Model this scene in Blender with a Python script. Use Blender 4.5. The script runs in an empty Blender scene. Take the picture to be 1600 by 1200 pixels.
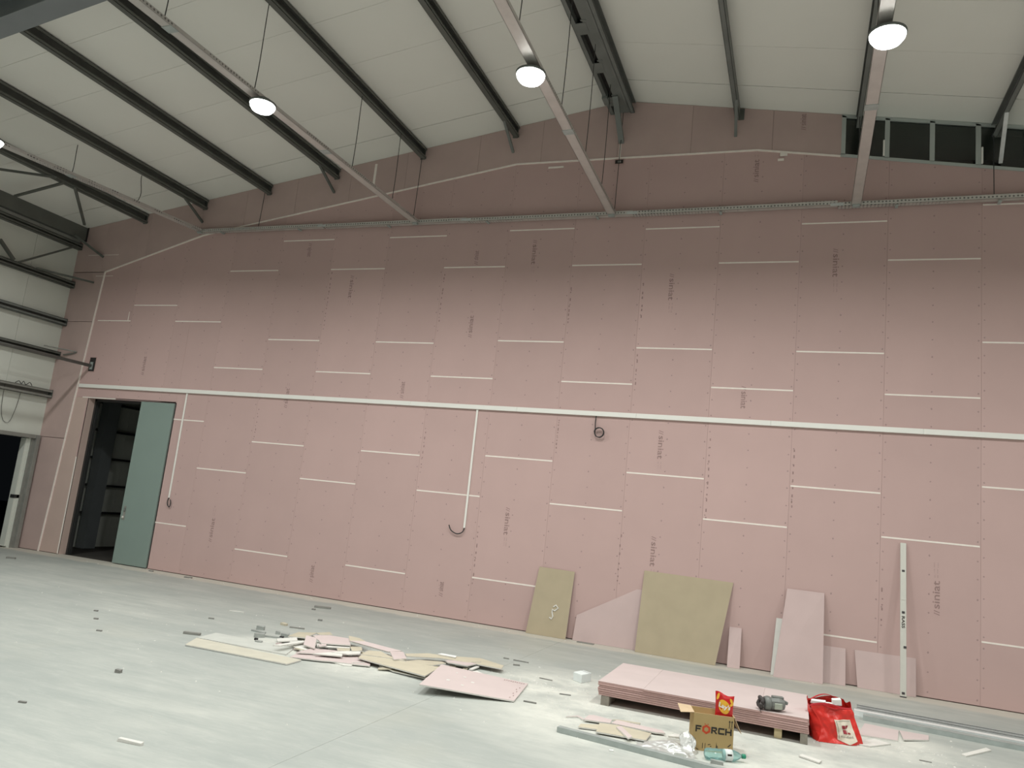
import bpy, bmesh, math, random
from mathutils import Vector, Matrix, noise
random.seed(7)
SC = bpy.context.scene
COL = SC.collection
# ------------------------------------------------------------------ camera
FPX = 1187.27
CAM = Vector((3.71657824, -11.76864527, 1.85329082))
CR = Vector((0.93331229, 0.34378763, 0.10362548))
CU = Vector((-0.03947291, -0.18861287, 0.9812579))
CF = Vector((-0.35688943, 0.91991046, 0.16246441))
cd = bpy.data.cameras.new('camera')
cd.sensor_width = 36.0
cd.lens = FPX / 1600 * 36
cam = bpy.data.objects.new('camera', cd)
cam.matrix_world = Matrix(((CR.x, CU.x, -CF.x, CAM.x), (CR.y, CU.y, -CF.y, CAM.y), (CR.z, CU.z, -CF.z, CAM.z), (0, 0, 0, 1)))
COL.objects.link(cam)
SC.camera = cam
cd.clip_end = 200
# ------------------------------------------------------------------ world (night outside), exposure
W = bpy.data.worlds.new('night'); SC.world = W; W.use_nodes = True
W.node_tree.nodes['Background'].inputs[0].default_value = (0.003, 0.0035, 0.004, 1)
W.node_tree.nodes['Background'].inputs[1].default_value = 1.0
SC.view_settings.view_transform = 'Standard'
SC.view_settings.look = 'None'
SC.view_settings.gamma = 1.0
SC.view_settings.use_curve_mapping = False
SC.view_settings.exposure = 0.0
LAMP_W = 143.0                                    # power of each high-bay lamp (built in make_lamp)
LAMP_COL = (0.975, 1.0, 0.955)
LAMP_X = (-8.2, -3.10, 0.69, 4.35, 9.6)
LAMP_Y = (-4.4, -10.4)

def at(x, y, z=0.0):                              # where the line of sight through a photo point meets height z
    d = CF + CR * ((x - 800) / FPX) - CU * ((y - 600) / FPX)
    return CAM + d * ((z - CAM.z) / d.z)
def atw(x, y, Y=0.0):                             # ... meets the vertical plane at depth Y
    d = CF + CR * ((x - 800) / FPX) - CU * ((y - 600) / FPX)
    return CAM + d * ((Y - CAM.y) / d.y)

# ------------------------------------------------------------------ materials
def nt(m): return m.node_tree.nodes, m.node_tree.links
def mat(name, col, rough=0.6, metal=0.0, var=0.0, scale=6.0, bump=0.0, bscale=60.0, rnd=0.0, spec=0.5, stretch=None):
    m = bpy.data.materials.new(name); m.use_nodes = True
    n, l = nt(m); p = n['Principled BSDF']
    p.inputs['Base Color'].default_value = (*col, 1); p.inputs['Roughness'].default_value = rough
    p.inputs['Metallic'].default_value = metal; p.inputs['Specular IOR Level'].default_value = spec
    tc = None
    if var or bump or rnd:
        tc = n.new('ShaderNodeTexCoord'); co = tc.outputs['Object']
        if stretch:
            mp = n.new('ShaderNodeMapping'); mp.inputs['Scale'].default_value = stretch
            l.new(co, mp.inputs['Vector']); co = mp.outputs['Vector']
    if var or rnd:
        hs = n.new('ShaderNodeHueSaturation'); hs.inputs['Color'].default_value = (*col, 1)
        add = n.new('ShaderNodeMath'); add.operation = 'ADD'; add.inputs[0].default_value = 1.0; add.inputs[1].default_value = 0.0
        if var:
            nz = n.new('ShaderNodeTexNoise'); nz.inputs['Scale'].default_value = scale; nz.inputs['Detail'].default_value = 5
            l.new(co, nz.inputs['Vector'])
            mr = n.new('ShaderNodeMapRange'); mr.inputs['From Min'].default_value = 0.3; mr.inputs['From Max'].default_value = 0.7
            mr.inputs['To Min'].default_value = 1 - var; mr.inputs['To Max'].default_value = 1 + var
            l.new(nz.outputs['Fac'], mr.inputs['Value']); l.new(mr.outputs['Result'], add.inputs[0])
        if rnd:
            oi = n.new('ShaderNodeObjectInfo')
            mr2 = n.new('ShaderNodeMapRange'); mr2.inputs['To Min'].default_value = -rnd; mr2.inputs['To Max'].default_value = rnd
            l.new(oi.outputs['Random'], mr2.inputs['Value']); l.new(mr2.outputs['Result'], add.inputs[1])
        l.new(add.outputs[0], hs.inputs['Value']); l.new(hs.outputs['Color'], p.inputs['Base Color'])
    if bump:
        bz = n.new('ShaderNodeTexNoise'); bz.inputs['Scale'].default_value = bscale; bz.inputs['Detail'].default_value = 4
        l.new(co, bz.inputs['Vector'])
        bp = n.new('ShaderNodeBump'); bp.inputs['Strength'].default_value = bump; bp.inputs['Distance'].default_value = 0.02
        l.new(bz.outputs['Fac'], bp.inputs['Height']); l.new(bp.outputs['Normal'], p.inputs['Normal'])
    return m

def math_node(n, l, op, a, b=None):
    k = n.new('ShaderNodeMath'); k.operation = op
    for i, v in enumerate((a, b)):
        if v is None: continue
        if isinstance(v, (int, float)): k.inputs[i].default_value = v
        else: l.new(v, k.inputs[i])
    return k.outputs[0]

def board_mat(name, col, rnd=0.03):               # pink fire board with screw heads 25 cm apart along three studs
    m = mat(name, col, 0.85, var=0.025, scale=1.4, rnd=rnd, spec=0.2)
    n, l = nt(m); p = n['Principled BSDF']
    tc = n.new('ShaderNodeTexCoord'); sx = n.new('ShaderNodeSeparateXYZ'); l.new(tc.outputs['Object'], sx.inputs[0])
    ax = math_node(n, l, 'ABSOLUTE', sx.outputs['X'])
    dx = math_node(n, l, 'MINIMUM', ax, math_node(n, l, 'ABSOLUTE', math_node(n, l, 'SUBTRACT', ax, 0.565)))
    nz = n.new('ShaderNodeTexNoise'); nz.inputs['Scale'].default_value = 3.1; l.new(tc.outputs['Object'], nz.inputs['Vector'])
    zz = math_node(n, l, 'ADD', sx.outputs['Z'], math_node(n, l, 'MULTIPLY', nz.outputs['Fac'], 0.12))
    fr = math_node(n, l, 'FRACT', math_node(n, l, 'DIVIDE', math_node(n, l, 'ADD', zz, 10.0), 0.25))
    dz = math_node(n, l, 'MULTIPLY', math_node(n, l, 'ABSOLUTE', math_node(n, l, 'SUBTRACT', fr, 0.5)), 0.25)
    d2 = math_node(n, l, 'SQRT', math_node(n, l, 'ADD', math_node(n, l, 'MULTIPLY', dx, dx), math_node(n, l, 'MULTIPLY', dz, dz)))
    dot = math_node(n, l, 'LESS_THAN', d2, 0.0105)
    mx = n.new('ShaderNodeMix'); mx.data_type = 'RGBA'
    src = p.inputs['Base Color'].links[0].from_socket
    l.new(math_node(n, l, 'MULTIPLY', dot, 0.42), mx.inputs[0]); l.new(src, mx.inputs[6]); mx.inputs[7].default_value = (0.13, 0.10, 0.10, 1)
    l.new(mx.outputs[2], p.inputs['Base Color'])
    return m

M = {}
PINK = (0.555, 0.390, 0.372)
M['pink'] = board_mat('pink_fire_board', PINK)
M['pink_upper'] = mat('pink_dusty_board', (0.53, 0.395, 0.37), 0.9, var=0.05, scale=2.0, rnd=0.03, spec=0.2)
M['pink_strip'] = mat('pink_beige_board', (0.57, 0.43, 0.385), 0.9, var=0.03, scale=2.0, rnd=0.02, spec=0.2)
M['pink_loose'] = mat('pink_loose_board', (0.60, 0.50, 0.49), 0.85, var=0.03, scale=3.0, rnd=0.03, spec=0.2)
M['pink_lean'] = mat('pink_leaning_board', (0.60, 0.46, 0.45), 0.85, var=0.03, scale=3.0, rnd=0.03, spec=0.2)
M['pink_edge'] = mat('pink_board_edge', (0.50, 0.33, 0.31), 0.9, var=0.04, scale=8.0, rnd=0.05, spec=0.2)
M['tan'] = mat('tan_board_back', (0.46, 0.385, 0.275), 0.9, var=0.04, scale=4.0, rnd=0.02, spec=0.2)
M['beige'] = mat('beige_board_back', (0.53, 0.475, 0.375), 0.9, var=0.05, scale=5.0, rnd=0.05, spec=0.2)
M['gypsum'] = mat('white_gypsum', (0.70, 0.68, 0.645), 0.9, var=0.04, scale=8.0, rnd=0.02, spec=0.2)
M['filler'] = mat('joint_plaster', (0.88, 0.80, 0.745), 0.9, var=0.05, scale=9.0, spec=0.2)
M['backing'] = mat('dark_cavity', (0.20, 0.135, 0.12), 0.95)
M['dark'] = mat('near_black', (0.03, 0.026, 0.025), 0.95)  # near-black: shade in wall holes and beam slots, also the eave end plate
M['clipsteel'] = mat('grey_clip_steel', (0.36, 0.375, 0.36), 0.5, metal=0.15, var=0.1, scale=20)
M['print'] = mat('grey_print', (0.33, 0.225, 0.215), 0.9, var=0.18, scale=14.0, spec=0.1)
M['print_faint'] = mat('faint_print', (0.475, 0.335, 0.32), 0.9, var=0.12, scale=12.0, spec=0.1)
M['roof'] = mat('offwhite_roof_sheet', (0.80, 0.80, 0.75), 0.55, var=0.015, scale=1.0, rnd=0.012, spec=0.3)
M['wallpanel'] = mat('offwhite_wall_sheet', (0.67, 0.685, 0.63), 0.55, var=0.02, scale=1.5, rnd=0.012, spec=0.3)
M['steel'] = mat('charcoal_painted_steel', (0.12, 0.125, 0.112), 0.55, var=0.12, scale=3.0, spec=0.4)
M['steel_mid'] = mat('grey_painted_steel', (0.17, 0.18, 0.17), 0.5, var=0.1, scale=3.0, spec=0.4)
M['rafter'] = mat('bluegrey_painted_steel', (0.20, 0.215, 0.225), 0.5, var=0.06, scale=2.0, spec=0.4)
M['galv'] = mat('galvanised_steel', (0.60, 0.62, 0.62), 0.42, metal=0.35, var=0.08, scale=12.0)
M['galv_highlight'] = mat('highlit_galvanised_steel', (0.86, 0.90, 0.90), 0.35, metal=0.3, var=0.04, scale=12.0)  # same steel with a profile's highlight put into the base colour
M['pale'] = mat('pale_dusty_sheet', (0.53, 0.535, 0.50), 0.9, var=0.05, scale=6.0, spec=0.2)
M['beige_pale'] = mat('pale_beige_back', (0.55, 0.52, 0.44), 0.9, var=0.05, scale=6.0, spec=0.2)
M['galv_dull'] = mat('dull_galvanised_steel', (0.42, 0.46, 0.45), 0.5, metal=0.35, var=0.1, scale=10.0)
M['white'] = mat('white_plastic', (0.84, 0.82, 0.78), 0.45, var=0.01, scale=3.0)
M['black'] = mat('black_rubber', (0.02, 0.02, 0.022), 0.5, var=0.1, scale=30)
M['wire'] = mat('dark_wire', (0.05, 0.05, 0.048), 0.5, metal=0.4, var=0.1, scale=20)
M['door'] = mat('greygreen_door_paint', (0.235, 0.30, 0.275), 0.42, var=0.02, scale=2.0, spec=0.4)
M['doorframe'] = mat('dark_door_frame', (0.03, 0.03, 0.03), 0.5, var=0.1, scale=5)
M['metalframe'] = mat('grey_frame_steel', (0.25, 0.245, 0.225), 0.55, var=0.12, scale=6, spec=0.4)
M['winframe'] = mat('window_frame_paint', (0.44, 0.47, 0.45), 0.5, var=0.02, scale=4)
M['wood'] = mat('pale_timber', (0.55, 0.45, 0.27), 0.8, var=0.15, scale=8, stretch=(1, 14, 14))
M['greyblock'] = mat('weathered_timber', (0.27, 0.245, 0.21), 0.9, var=0.25, scale=10, bump=0.3)
M['card'] = mat('brown_cardboard', (0.47, 0.335, 0.16), 0.85, var=0.04, scale=6, spec=0.2)
M['card_in'] = mat('cardboard_inside', (0.60, 0.45, 0.30), 0.85, var=0.04, scale=6, spec=0.2)
M['ink'] = mat('black_ink', (0.035, 0.03, 0.025), 0.8, var=0.1, scale=10)
M['inkred'] = mat('red_ink', (0.56, 0.065, 0.02), 0.7, var=0.05, scale=10)
M['bagred'] = mat('red_woven_plastic', (0.66, 0.028, 0.02), 0.36, var=0.10, scale=9, bump=0.25, bscale=14)
M['bagredlip'] = mat('red_bag_band', (0.50, 0.02, 0.03), 0.5, var=0.05, scale=9)
M['label'] = mat('label_cream', (0.74, 0.66, 0.55), 0.5, var=0.04, scale=9)
M['labelgrey'] = mat('label_grey', (0.33, 0.31, 0.27), 0.6, var=0.04, scale=9)
M['logo'] = mat('label_dark_red', (0.30, 0.02, 0.035), 0.6, var=0.04, scale=9)
M['chipred'] = mat('snack_bag_red', (0.56, 0.012, 0.014), 0.28, var=0.08, scale=12, bump=0.2, bscale=25)
M['chipyel'] = mat('snack_bag_yellow', (0.86, 0.47, 0.05), 0.3, var=0.12, scale=16)
M['paper'] = mat('white_paper', (0.86, 0.86, 0.84), 0.7, var=0.02, scale=9)
M['toolgrey'] = mat('grey_tool_plastic', (0.17, 0.175, 0.165), 0.42, var=0.1, scale=14)
M['toollight'] = mat('pale_tool_panel', (0.36, 0.38, 0.32), 0.45, var=0.1, scale=14)
M['tooldark'] = mat('dark_tool_rubber', (0.045, 0.035, 0.035), 0.5, var=0.2, scale=18)
M['capgreen'] = mat('green_cap', (0.02, 0.25, 0.15), 0.4, var=0.03, scale=9)
M['cordgrey'] = mat('grey_debris', (0.22, 0.215, 0.20), 0.8, var=0.2, scale=20)
M['box_white'] = mat('white_foam', (0.74, 0.775, 0.77), 0.8, var=0.03, scale=12)
M['night'] = mat('dark_ground', (0.04, 0.035, 0.03), 0.95, var=0.3, scale=2)  # near-black ground colour, also darkens the floor of the next bay
M['vial'] = mat('dark_vial', (0.06, 0.055, 0.06), 0.3, var=0.1, scale=30)
M['lvl'] = mat('pale_aluminium', (0.66, 0.64, 0.59), 0.5, metal=0.15, var=0.02, scale=8)

def tray_mat():
    m = mat('perforated_tray', (0.60, 0.57, 0.545), 0.45, metal=0.45, var=0.05, scale=8)
    n, l = nt(m); p = n['Principled BSDF']
    tc = n.new('ShaderNodeTexCoord'); mp = n.new('ShaderNodeMapping'); mp.inputs['Scale'].default_value = (20, 20, 20)
    l.new(tc.outputs['Object'], mp.inputs['Vector'])
    vo = n.new('ShaderNodeTexVoronoi'); vo.inputs['Scale'].default_value = 1.0; vo.inputs['Randomness'].default_value = 0.12
    l.new(mp.outputs['Vector'], vo.inputs['Vector'])
    f = math_node(n, l, 'LESS_THAN', vo.outputs['Distance'], 0.27)
    mx = n.new('ShaderNodeMix'); mx.data_type = 'RGBA'; src = p.inputs['Base Color'].links[0].from_socket
    l.new(math_node(n, l, 'MULTIPLY', f, 0.75), mx.inputs[0]); l.new(src, mx.inputs[6]); mx.inputs[7].default_value = (0.06, 0.06, 0.06, 1)
    l.new(mx.outputs[2], p.inputs['Base Color'])
    return m
M['tray'] = tray_mat()

def emit(name, col, s):
    m = bpy.data.materials.new(name); m.use_nodes = True; n, l = nt(m)
    p = n['Principled BSDF']; p.inputs['Base Color'].default_value = (0.9, 0.9, 0.9, 1)
    p.inputs['Emission Color'].default_value = (*col, 1); p.inputs['Emission Strength'].default_value = s
    return m
M['lens'] = emit('lit_lamp_lens', LAMP_COL, 9.0)

def clear(name, tint, rough, mixf, diff=None):    # thin clear plastic or glass: transparent + gloss (+ milky diffuse)
    m = bpy.data.materials.new(name); m.use_nodes = True; n, l = nt(m)
    for k in list(n):
        if k.type != 'OUTPUT_MATERIAL': n.remove(k)
    out = [k for k in n if k.type == 'OUTPUT_MATERIAL'][0]
    tr = n.new('ShaderNodeBsdfTransparent'); tr.inputs[0].default_value = (*tint, 1)
    gl = n.new('ShaderNodeBsdfGlossy'); gl.inputs['Roughness'].default_value = rough
    fr = n.new('ShaderNodeFresnel'); fr.inputs['IOR'].default_value = 1.5
    mx = n.new('ShaderNodeMixShader'); l.new(fr.outputs[0], mx.inputs[0]); l.new(tr.outputs[0], mx.inputs[1]); l.new(gl.outputs[0], mx.inputs[2])
    last = mx.outputs[0]
    if diff:
        df = n.new('ShaderNodeBsdfDiffuse'); df.inputs[0].default_value = (*diff, 1)
        m2 = n.new('ShaderNodeMixShader'); m2.inputs[0].default_value = mixf
        l.new(last, m2.inputs[1]); l.new(df.outputs[0], m2.inputs[2]); last = m2.outputs[0]
    l.new(last, out.inputs['Surface'])
    return m
M['glass'] = clear('window_glass', (0.75, 0.78, 0.76), 0.03, 0)
M['film'] = clear('crumpled_clear_film', (0.93, 0.94, 0.93), 0.50, 0.36, (0.46, 0.47, 0.45))
M['pet'] = clear('blue_green_bottle_plastic', (0.76, 0.93, 0.925), 0.08, 0.20, (0.55, 0.82, 0.80))

def floor_mat():
    m = bpy.data.materials.new('power_floated_concrete'); m.use_nodes = True; n, l = nt(m); p = n['Principled BSDF']
    p.inputs['Roughness'].default_value = 0.62; p.inputs['Specular IOR Level'].default_value = 0.3
    g = n.new('ShaderNodeNewGeometry'); pos = g.outputs['Position']
    def nz(scale, stretch, det=6, rough=0.6):
        mp = n.new('ShaderNodeMapping'); mp.inputs['Scale'].default_value = stretch; l.new(pos, mp.inputs['Vector'])
        k = n.new('ShaderNodeTexNoise'); k.inputs['Scale'].default_value = scale; k.inputs['Detail'].default_value = det
        k.inputs['Roughness'].default_value = rough; l.new(mp.outputs['Vector'], k.inputs['Vector']); return k.outputs['Fac']
    def mr(v, a, b, c, d):
        k = n.new('ShaderNodeMapRange'); k.inputs['From Min'].default_value = a; k.inputs['From Max'].default_value = b
        k.inputs['To Min'].default_value = c; k.inputs['To Max'].default_value = d; l.new(v, k.inputs['Value']); return k.outputs['Result']
    def mix(f, a, b):
        k = n.new('ShaderNodeMix'); k.data_type = 'RGBA'
        for s, v in ((0, f), (6, a), (7, b)):
            if isinstance(v, (int, float)): k.inputs[s].default_value = v
            elif isinstance(v, tuple): k.inputs[s].default_value = (*v, 1)
            else: l.new(v, k.inputs[s])
        return k.outputs[2]
    c = mix(mr(nz(0.55, (1, 1.6, 1)), 0.33, 0.67, 0, 1), (0.365, 0.385, 0.367), (0.495, 0.505, 0.472))
    c = mix(mr(nz(1.6, (0.5, 2.6, 1), 9, 0.75), 0.38, 0.66, 0, 0.75), c, (0.335, 0.36, 0.345))
    c = mix(mr(nz(0.35, (1, 1, 1), 3), 0.55, 0.72, 0, 0.45), c, (0.48, 0.465, 0.40))
    # gypsum dust: round the two work spots and along the wall foot
    sp = n.new('ShaderNodeSeparateXYZ'); l.new(pos, sp.inputs[0])
    dust = None
    for (cx, cy, r) in ((2.2, -4.2, 1.7), (1.35, -3.3, 1.1), (3.6, -4.3, 1.3), (4.6, -3.1, 0.9), (-0.6, -3.9, 0.9), (-1.9, -3.9, 0.8)):
        vd = n.new('ShaderNodeVectorMath'); vd.operation = 'DISTANCE'; l.new(pos, vd.inputs[0]); vd.inputs[1].default_value = (cx, cy, 0)
        f = mr(vd.outputs['Value'], r * 0.35, r, 1, 0)
        dust = f if dust is None else math_node(n, l, 'MAXIMUM', dust, f)
    grain = mr(nz(1.8, (1, 1.3, 1), 8, 0.7), 0.30, 0.62, 0.1, 1)
    c = mix(math_node(n, l, 'MULTIPLY', math_node(n, l, 'MULTIPLY', dust, grain), 0.97), c, (0.70, 0.695, 0.64))
    foot = mr(math_node(n, l, 'ADD', sp.outputs['Y'], math_node(n, l, 'MULTIPLY', nz(2.2, (1, 1, 1), 5), 0.35)), -0.30, -0.16, 0, 0.85)
    c = mix(mr(nz(4.5, (0.7, 2.0, 1), 8, 0.8), 0.52, 0.72, 0, 0.4), c, (0.55, 0.555, 0.525))
    c = mix(foot, c, (0.58, 0.545, 0.48))
    c = mix(mr(nz(9.0, (1, 1, 1), 6, 0.75), 0.64, 0.76, 0, 0.35), c, (0.29, 0.29, 0.275))
    l.new(c, p.inputs['Base Color'])
    b = n.new('ShaderNodeBump'); b.inputs['Strength'].default_value = 0.06; l.new(nz(30, (1, 1, 1)), b.inputs['Height']); l.new(b.outputs[0], p.inputs['Normal'])
    return m
M['floor'] = floor_mat()

# ------------------------------------------------------------------ mesh builder and tagging
ORG = {}
class MB:
    def __init__(s): s.v = []; s.f = []
    def add(s, vs, fs):
        o = len(s.v); s.v += [Vector(p) for p in vs]; s.f += [tuple(i + o for i in f) for f in fs]; return s
    def box(s, x0, x1, y0, y1, z0, z1):
        return s.hexa([(x0, y0, z0), (x1, y0, z0), (x1, y1, z0), (x0, y1, z0), (x0, y0, z1), (x1, y0, z1), (x1, y1, z1), (x0, y1, z1)])
    def hexa(s, p): return s.add(p, [(0, 3, 2, 1), (4, 5, 6, 7), (0, 1, 5, 4), (1, 2, 6, 5), (2, 3, 7, 6), (3, 0, 4, 7)])
    def prism(s, poly, off):                       # polygon swept by a vector
        n = len(poly); off = Vector(off); a = [Vector(p) for p in poly]
        return s.add(a + [p + off for p in a], [tuple(range(n))[::-1], tuple(range(n, 2 * n))] + [(i, (i + 1) % n, n + (i + 1) % n, n + i) for i in range(n)])
    def obox(s, a, b, w, h, up=(0, 0, 1)):         # bar from a to b, width w, height h
        a = Vector(a); b = Vector(b); d = (b - a).normalized(); u = Vector(up)
        r = d.cross(u)
        if r.length < 1e-4: r = d.cross(Vector((1, 0, 0)))
        r.normalize(); u = r.cross(d).normalized(); r = r * w / 2; u = u * h / 2
        return s.hexa([a - r - u, a + r - u, b + r - u, b - r - u, a - r + u, a + r + u, b + r + u, b - r + u])
    def tube(s, pts, r, n=8):
        pts = [Vector(p) for p in pts]; rs = r if isinstance(r, (list, tuple)) else [r] * len(pts); o = len(s.v); ref = None
        for i, p in enumerate(pts):
            d = (pts[min(i + 1, len(pts) - 1)] - pts[max(i - 1, 0)]).normalized()
            if ref is None: ref = d.orthogonal().normalized()
            ref = (ref - d * ref.dot(d)).normalized(); bi = d.cross(ref)
            s.v += [p + (ref * math.cos(k * 2 * math.pi / n) + bi * math.sin(k * 2 * math.pi / n)) * rs[i] for k in range(n)]
        for i in range(len(pts) - 1):
            for k in range(n): s.f.append((o + i * n + k, o + i * n + (k + 1) % n, o + (i + 1) * n + (k + 1) % n, o + (i + 1) * n + k))
        s.f.append(tuple(o + k for k in range(n))[::-1]); e = o + (len(pts) - 1) * n; s.f.append(tuple(e + k for k in range(n)))
        return s
    def lathe(s, prof, c, axis, n=20, sq=1.0):     # prof: (along axis, radius)
        axis = Vector(axis).normalized(); a = axis.orthogonal().normalized(); b = axis.cross(a); c = Vector(c); o = len(s.v)
        for t, r in prof:
            s.v += [c + axis * t + (a * math.cos(k * 2 * math.pi / n) + b * math.sin(k * 2 * math.pi / n) * sq) * r for k in range(n)]
        for i in range(len(prof) - 1):
            for k in range(n): s.f.append((o + i * n + k, o + i * n + (k + 1) % n, o + (i + 1) * n + (k + 1) % n, o + (i + 1) * n + k))
        s.f.append(tuple(o + k for k in range(n))[::-1]); e = o + (len(prof) - 1) * n; s.f.append(tuple(e + k for k in range(n)))
        return s
    def grid(s, fn, nu, nv):
        o = len(s.v)
        for i in range(nu + 1):
            for j in range(nv + 1): s.v.append(Vector(fn(i / nu, j / nv)))
        for i in range(nu):
            for j in range(nv): a = o + i * (nv + 1) + j; s.f.append((a, a + nv + 1, a + nv + 2, a + 1))
        return s
    def build(s, name, m, parent=None, smooth=False, origin=None, bevel=0.0):
        if origin is None:
            lo = Vector([min(p[i] for p in s.v) for i in range(3)]); hi = Vector([max(p[i] for p in s.v) for i in range(3)]); origin = (lo + hi) / 2
            if parent is None: origin = Vector((origin.x, origin.y, lo.z))
        origin = Vector(origin)
        me = bpy.data.meshes.new(name); me.from_pydata([p - origin for p in s.v], [], s.f); me.update()
        bm = bmesh.new(); bm.from_mesh(me)
        bmesh.ops.recalc_face_normals(bm, faces=bm.faces)
        if bevel: bmesh.ops.bevel(bm, geom=list(bm.edges), offset=bevel, segments=1, affect='EDGES', profile=0.5)
        if smooth:
            for f in bm.faces: f.smooth = True
        bm.to_mesh(me); bm.free()
        me.materials.append(M[m] if isinstance(m, str) else m)
        o = bpy.data.objects.new(name, me); COL.objects.link(o)
        place(o, origin, parent)
        return o
def place(o, origin, parent):
    ORG[o.name] = Vector(origin)
    o.location = Vector(origin) - (ORG[parent.name] if parent else Vector((0, 0, 0)))
    if parent: o.parent = parent
def tag(o, label=None, cat=None, group=None, kind=None):
    if label: o['label'] = label
    if cat: o['category'] = cat
    if group: o['group'] = group
    if kind: o['kind'] = kind
    return o
def thing(name, label, cat, loc, group=None):
    o = bpy.data.objects.new(name, None); o.empty_display_size = 0.1; COL.objects.link(o); place(o, loc, None)
    return tag(o, label, cat, group)
def struct(name, loc=(0, 0, 0), label=None):
    o = bpy.data.objects.new(name, None); COL.objects.link(o); place(o, loc, None); return tag(o, label, kind='structure')
def text_verts(body, bold=0.0, shear=0.0):
    cu = bpy.data.curves.new('lettering', 'FONT'); cu.body = body; cu.offset = bold; cu.shear = shear; cu.resolution_u = 3
    ob = bpy.data.objects.new('lettering', cu); COL.objects.link(ob)
    me = bpy.data.meshes.new_from_object(ob)
    vs = [v.co.copy() for v in me.vertices]; fs = [tuple(p.vertices) for p in me.polygons]
    bpy.data.objects.remove(ob); bpy.data.meshes.remove(me); bpy.data.curves.remove(cu)
    x0 = min(v.x for v in vs); x1 = max(v.x for v in vs); y0 = min(v.y for v in vs); y1 = max(v.y for v in vs)
    return [((v.x - x0) / (x1 - x0), (v.y - y0) / (y1 - y0)) for v in vs], fs
def put_text(mb, tv, P, U, V):                     # unit text square mapped onto P + U x + V y
    P = Vector(P); U = Vector(U); V = Vector(V)
    return mb.add([P + U * x + V * y for x, y in tv[0]], tv[1])

# ------------------------------------------------------------------ the shell
XL, XR = -11.55, 12.95
RIDGE = (0.7, 8.95)
def roof_z(x): return 8.94 - 0.1555 * (0.7 - x) if x < 0.7 else 8.94 - 0.166 * (x - 0.7)
fl = struct('floor')
MB().box(XL - 0.2, 0.4994, -22, 0.1, -0.2, 0).build('slab', 'floor', fl)
MB().box(0.5018, XR + 0.2, -22, 0.1, -0.2, 0).build('slab', 'floor', fl)
MB().box(0.49, 0.512, -22, 0.1, -0.2, -0.003).build('joint', 'greyblock', fl)
MB().box(XL - 0.2, XR + 0.2, 0.1, 7.2, -0.2, -0.01).build('darkened_slab', 'night', fl)  # next bay's dirt floor, darkened in colour to deepen the doorway's shade
g = tag(MB().box(-30, XL - 0.2, -22, 12, -0.25, -0.05).build('ground', 'night'), kind='structure')

ce = struct('ceiling', (0, 0, 7))
def roof_panels(side):
    xs = (XL - 0.3, 0.70) if side < 0 else (0.70, XR + 0.3)
    y = -0.69; ys = []
    edges = [7.2, 6.31, 5.31, 4.31, 3.31, 2.31, 1.31, 0.31] + [-0.69 - 1.015 * k for k in range(22)]
    for a, b in zip(edges[:-1], edges[1:]):
        g_ = 0.007 if abs(b + 0.69) < 0.01 else 0.0022; h_ = 0.007 if abs(a + 0.69) < 0.01 else 0.0022
        y0, y1 = b + g_, a - h_
        mb = MB()
        p = [(x, y, roof_z(x)) for x in xs for y in (y0, y1)]
        mb.hexa([p[0], p[2], p[3], p[1]] + [(q[0], q[1], q[2] + 0.08) for q in (p[0], p[2], p[3], p[1])])
        mb.build('roof_panel', 'roof', ce)
roof_panels(-1); roof_panels(1)
mb = MB()
for xs in ((XL - 0.3, 0.7), (0.7, XR + 0.3)):
    mb.prism([(xs[0], -22, roof_z(xs[0]) + 0.03), (xs[1], -22, roof_z(xs[1]) + 0.03), (xs[1], -22, roof_z(xs[1]) + 0.12), (xs[0], -22, roof_z(xs[0]) + 0.12)], (0, 29.2, 0))
mb.build('roof_backing', 'backing', ce)

# the pink wall at y = 0 : outline of the flush boards, and the boxed frame above and left of it
def line_z(x):
    pts = [(-10.6, 6.03), (-8.05, 6.79), (-1.19, 7.91), (2.9, 7.87), (4.14, 7.68), (13.5, 6.13)]
    if x <= pts[0][0]: return pts[0][1] + (x - pts[0][0]) * 18.3
    for a, b in zip(pts[:-1], pts[1:]):
        if x <= b[0]: return a[1] + (b[1] - a[1]) * (x - a[0]) / (b[0] - a[0])
    return pts[-1][1]
HAUNCH = [(-10.93, 0), (-10.6, 6.03), (-8.05, 6.79), (-1.19, 7.91), (2.9, 7.87), (4.14, 7.68), (13.5, 6.13), (13.5, 0)]
def clip(poly, outline):                           # outline convex, clockwise seen from the hall
    out = list(poly); n = len(outline)
    for i in range(n):
        a, b = outline[i], outline[(i + 1) % n]; src, out = out, []
        side = lambda p: (b[0] - a[0]) * (p[1] - a[1]) - (b[1] - a[1]) * (p[0] - a[0])
        for j in range(len(src)):
            p, q = src[j], src[(j + 1) % len(src)]; sp, sq = side(p), side(q)
            if sp <= 1e-9: out.append(p)
            if (sp < -1e-9 and sq > 1e-9) or (sp > 1e-9 and sq < -1e-9):
                t = sp / (sp - sq); out.append((p[0] + (q[0] - p[0]) * t, p[1] + (q[1] - p[1]) * t))
        if not out: return []
    return out
wb = struct('wall_back', (0, 0, 0))
DX0, DX1, DZ = -10.36, -7.99, 3.255
mb = MB()                                          # studs and lining behind the boards: keeps the joints dark
mb.box(XL, DX0 - 0.02, 0.022, 0.16, 0, 6.9); mb.box(DX1 + 0.02, XR, 0.022, 0.16, 0, 6.9); mb.box(DX0 - 0.02, DX1 + 0.02, 0.022, 0.16, DZ + 0.02, 6.9)
mb.prism([(XL, 0.022, 6.9), (XR, 0.022, 6.9), (XR, 0.022, roof_z(XR) - 0.75), (4.14, 0.022, 7.66), (4.14, 0.022, roof_z(4.14)), (0.7, 0.022, 8.93), (XL, 0.022, roof_z(XL) - 0.01)], (0, 0.138, 0))
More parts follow.
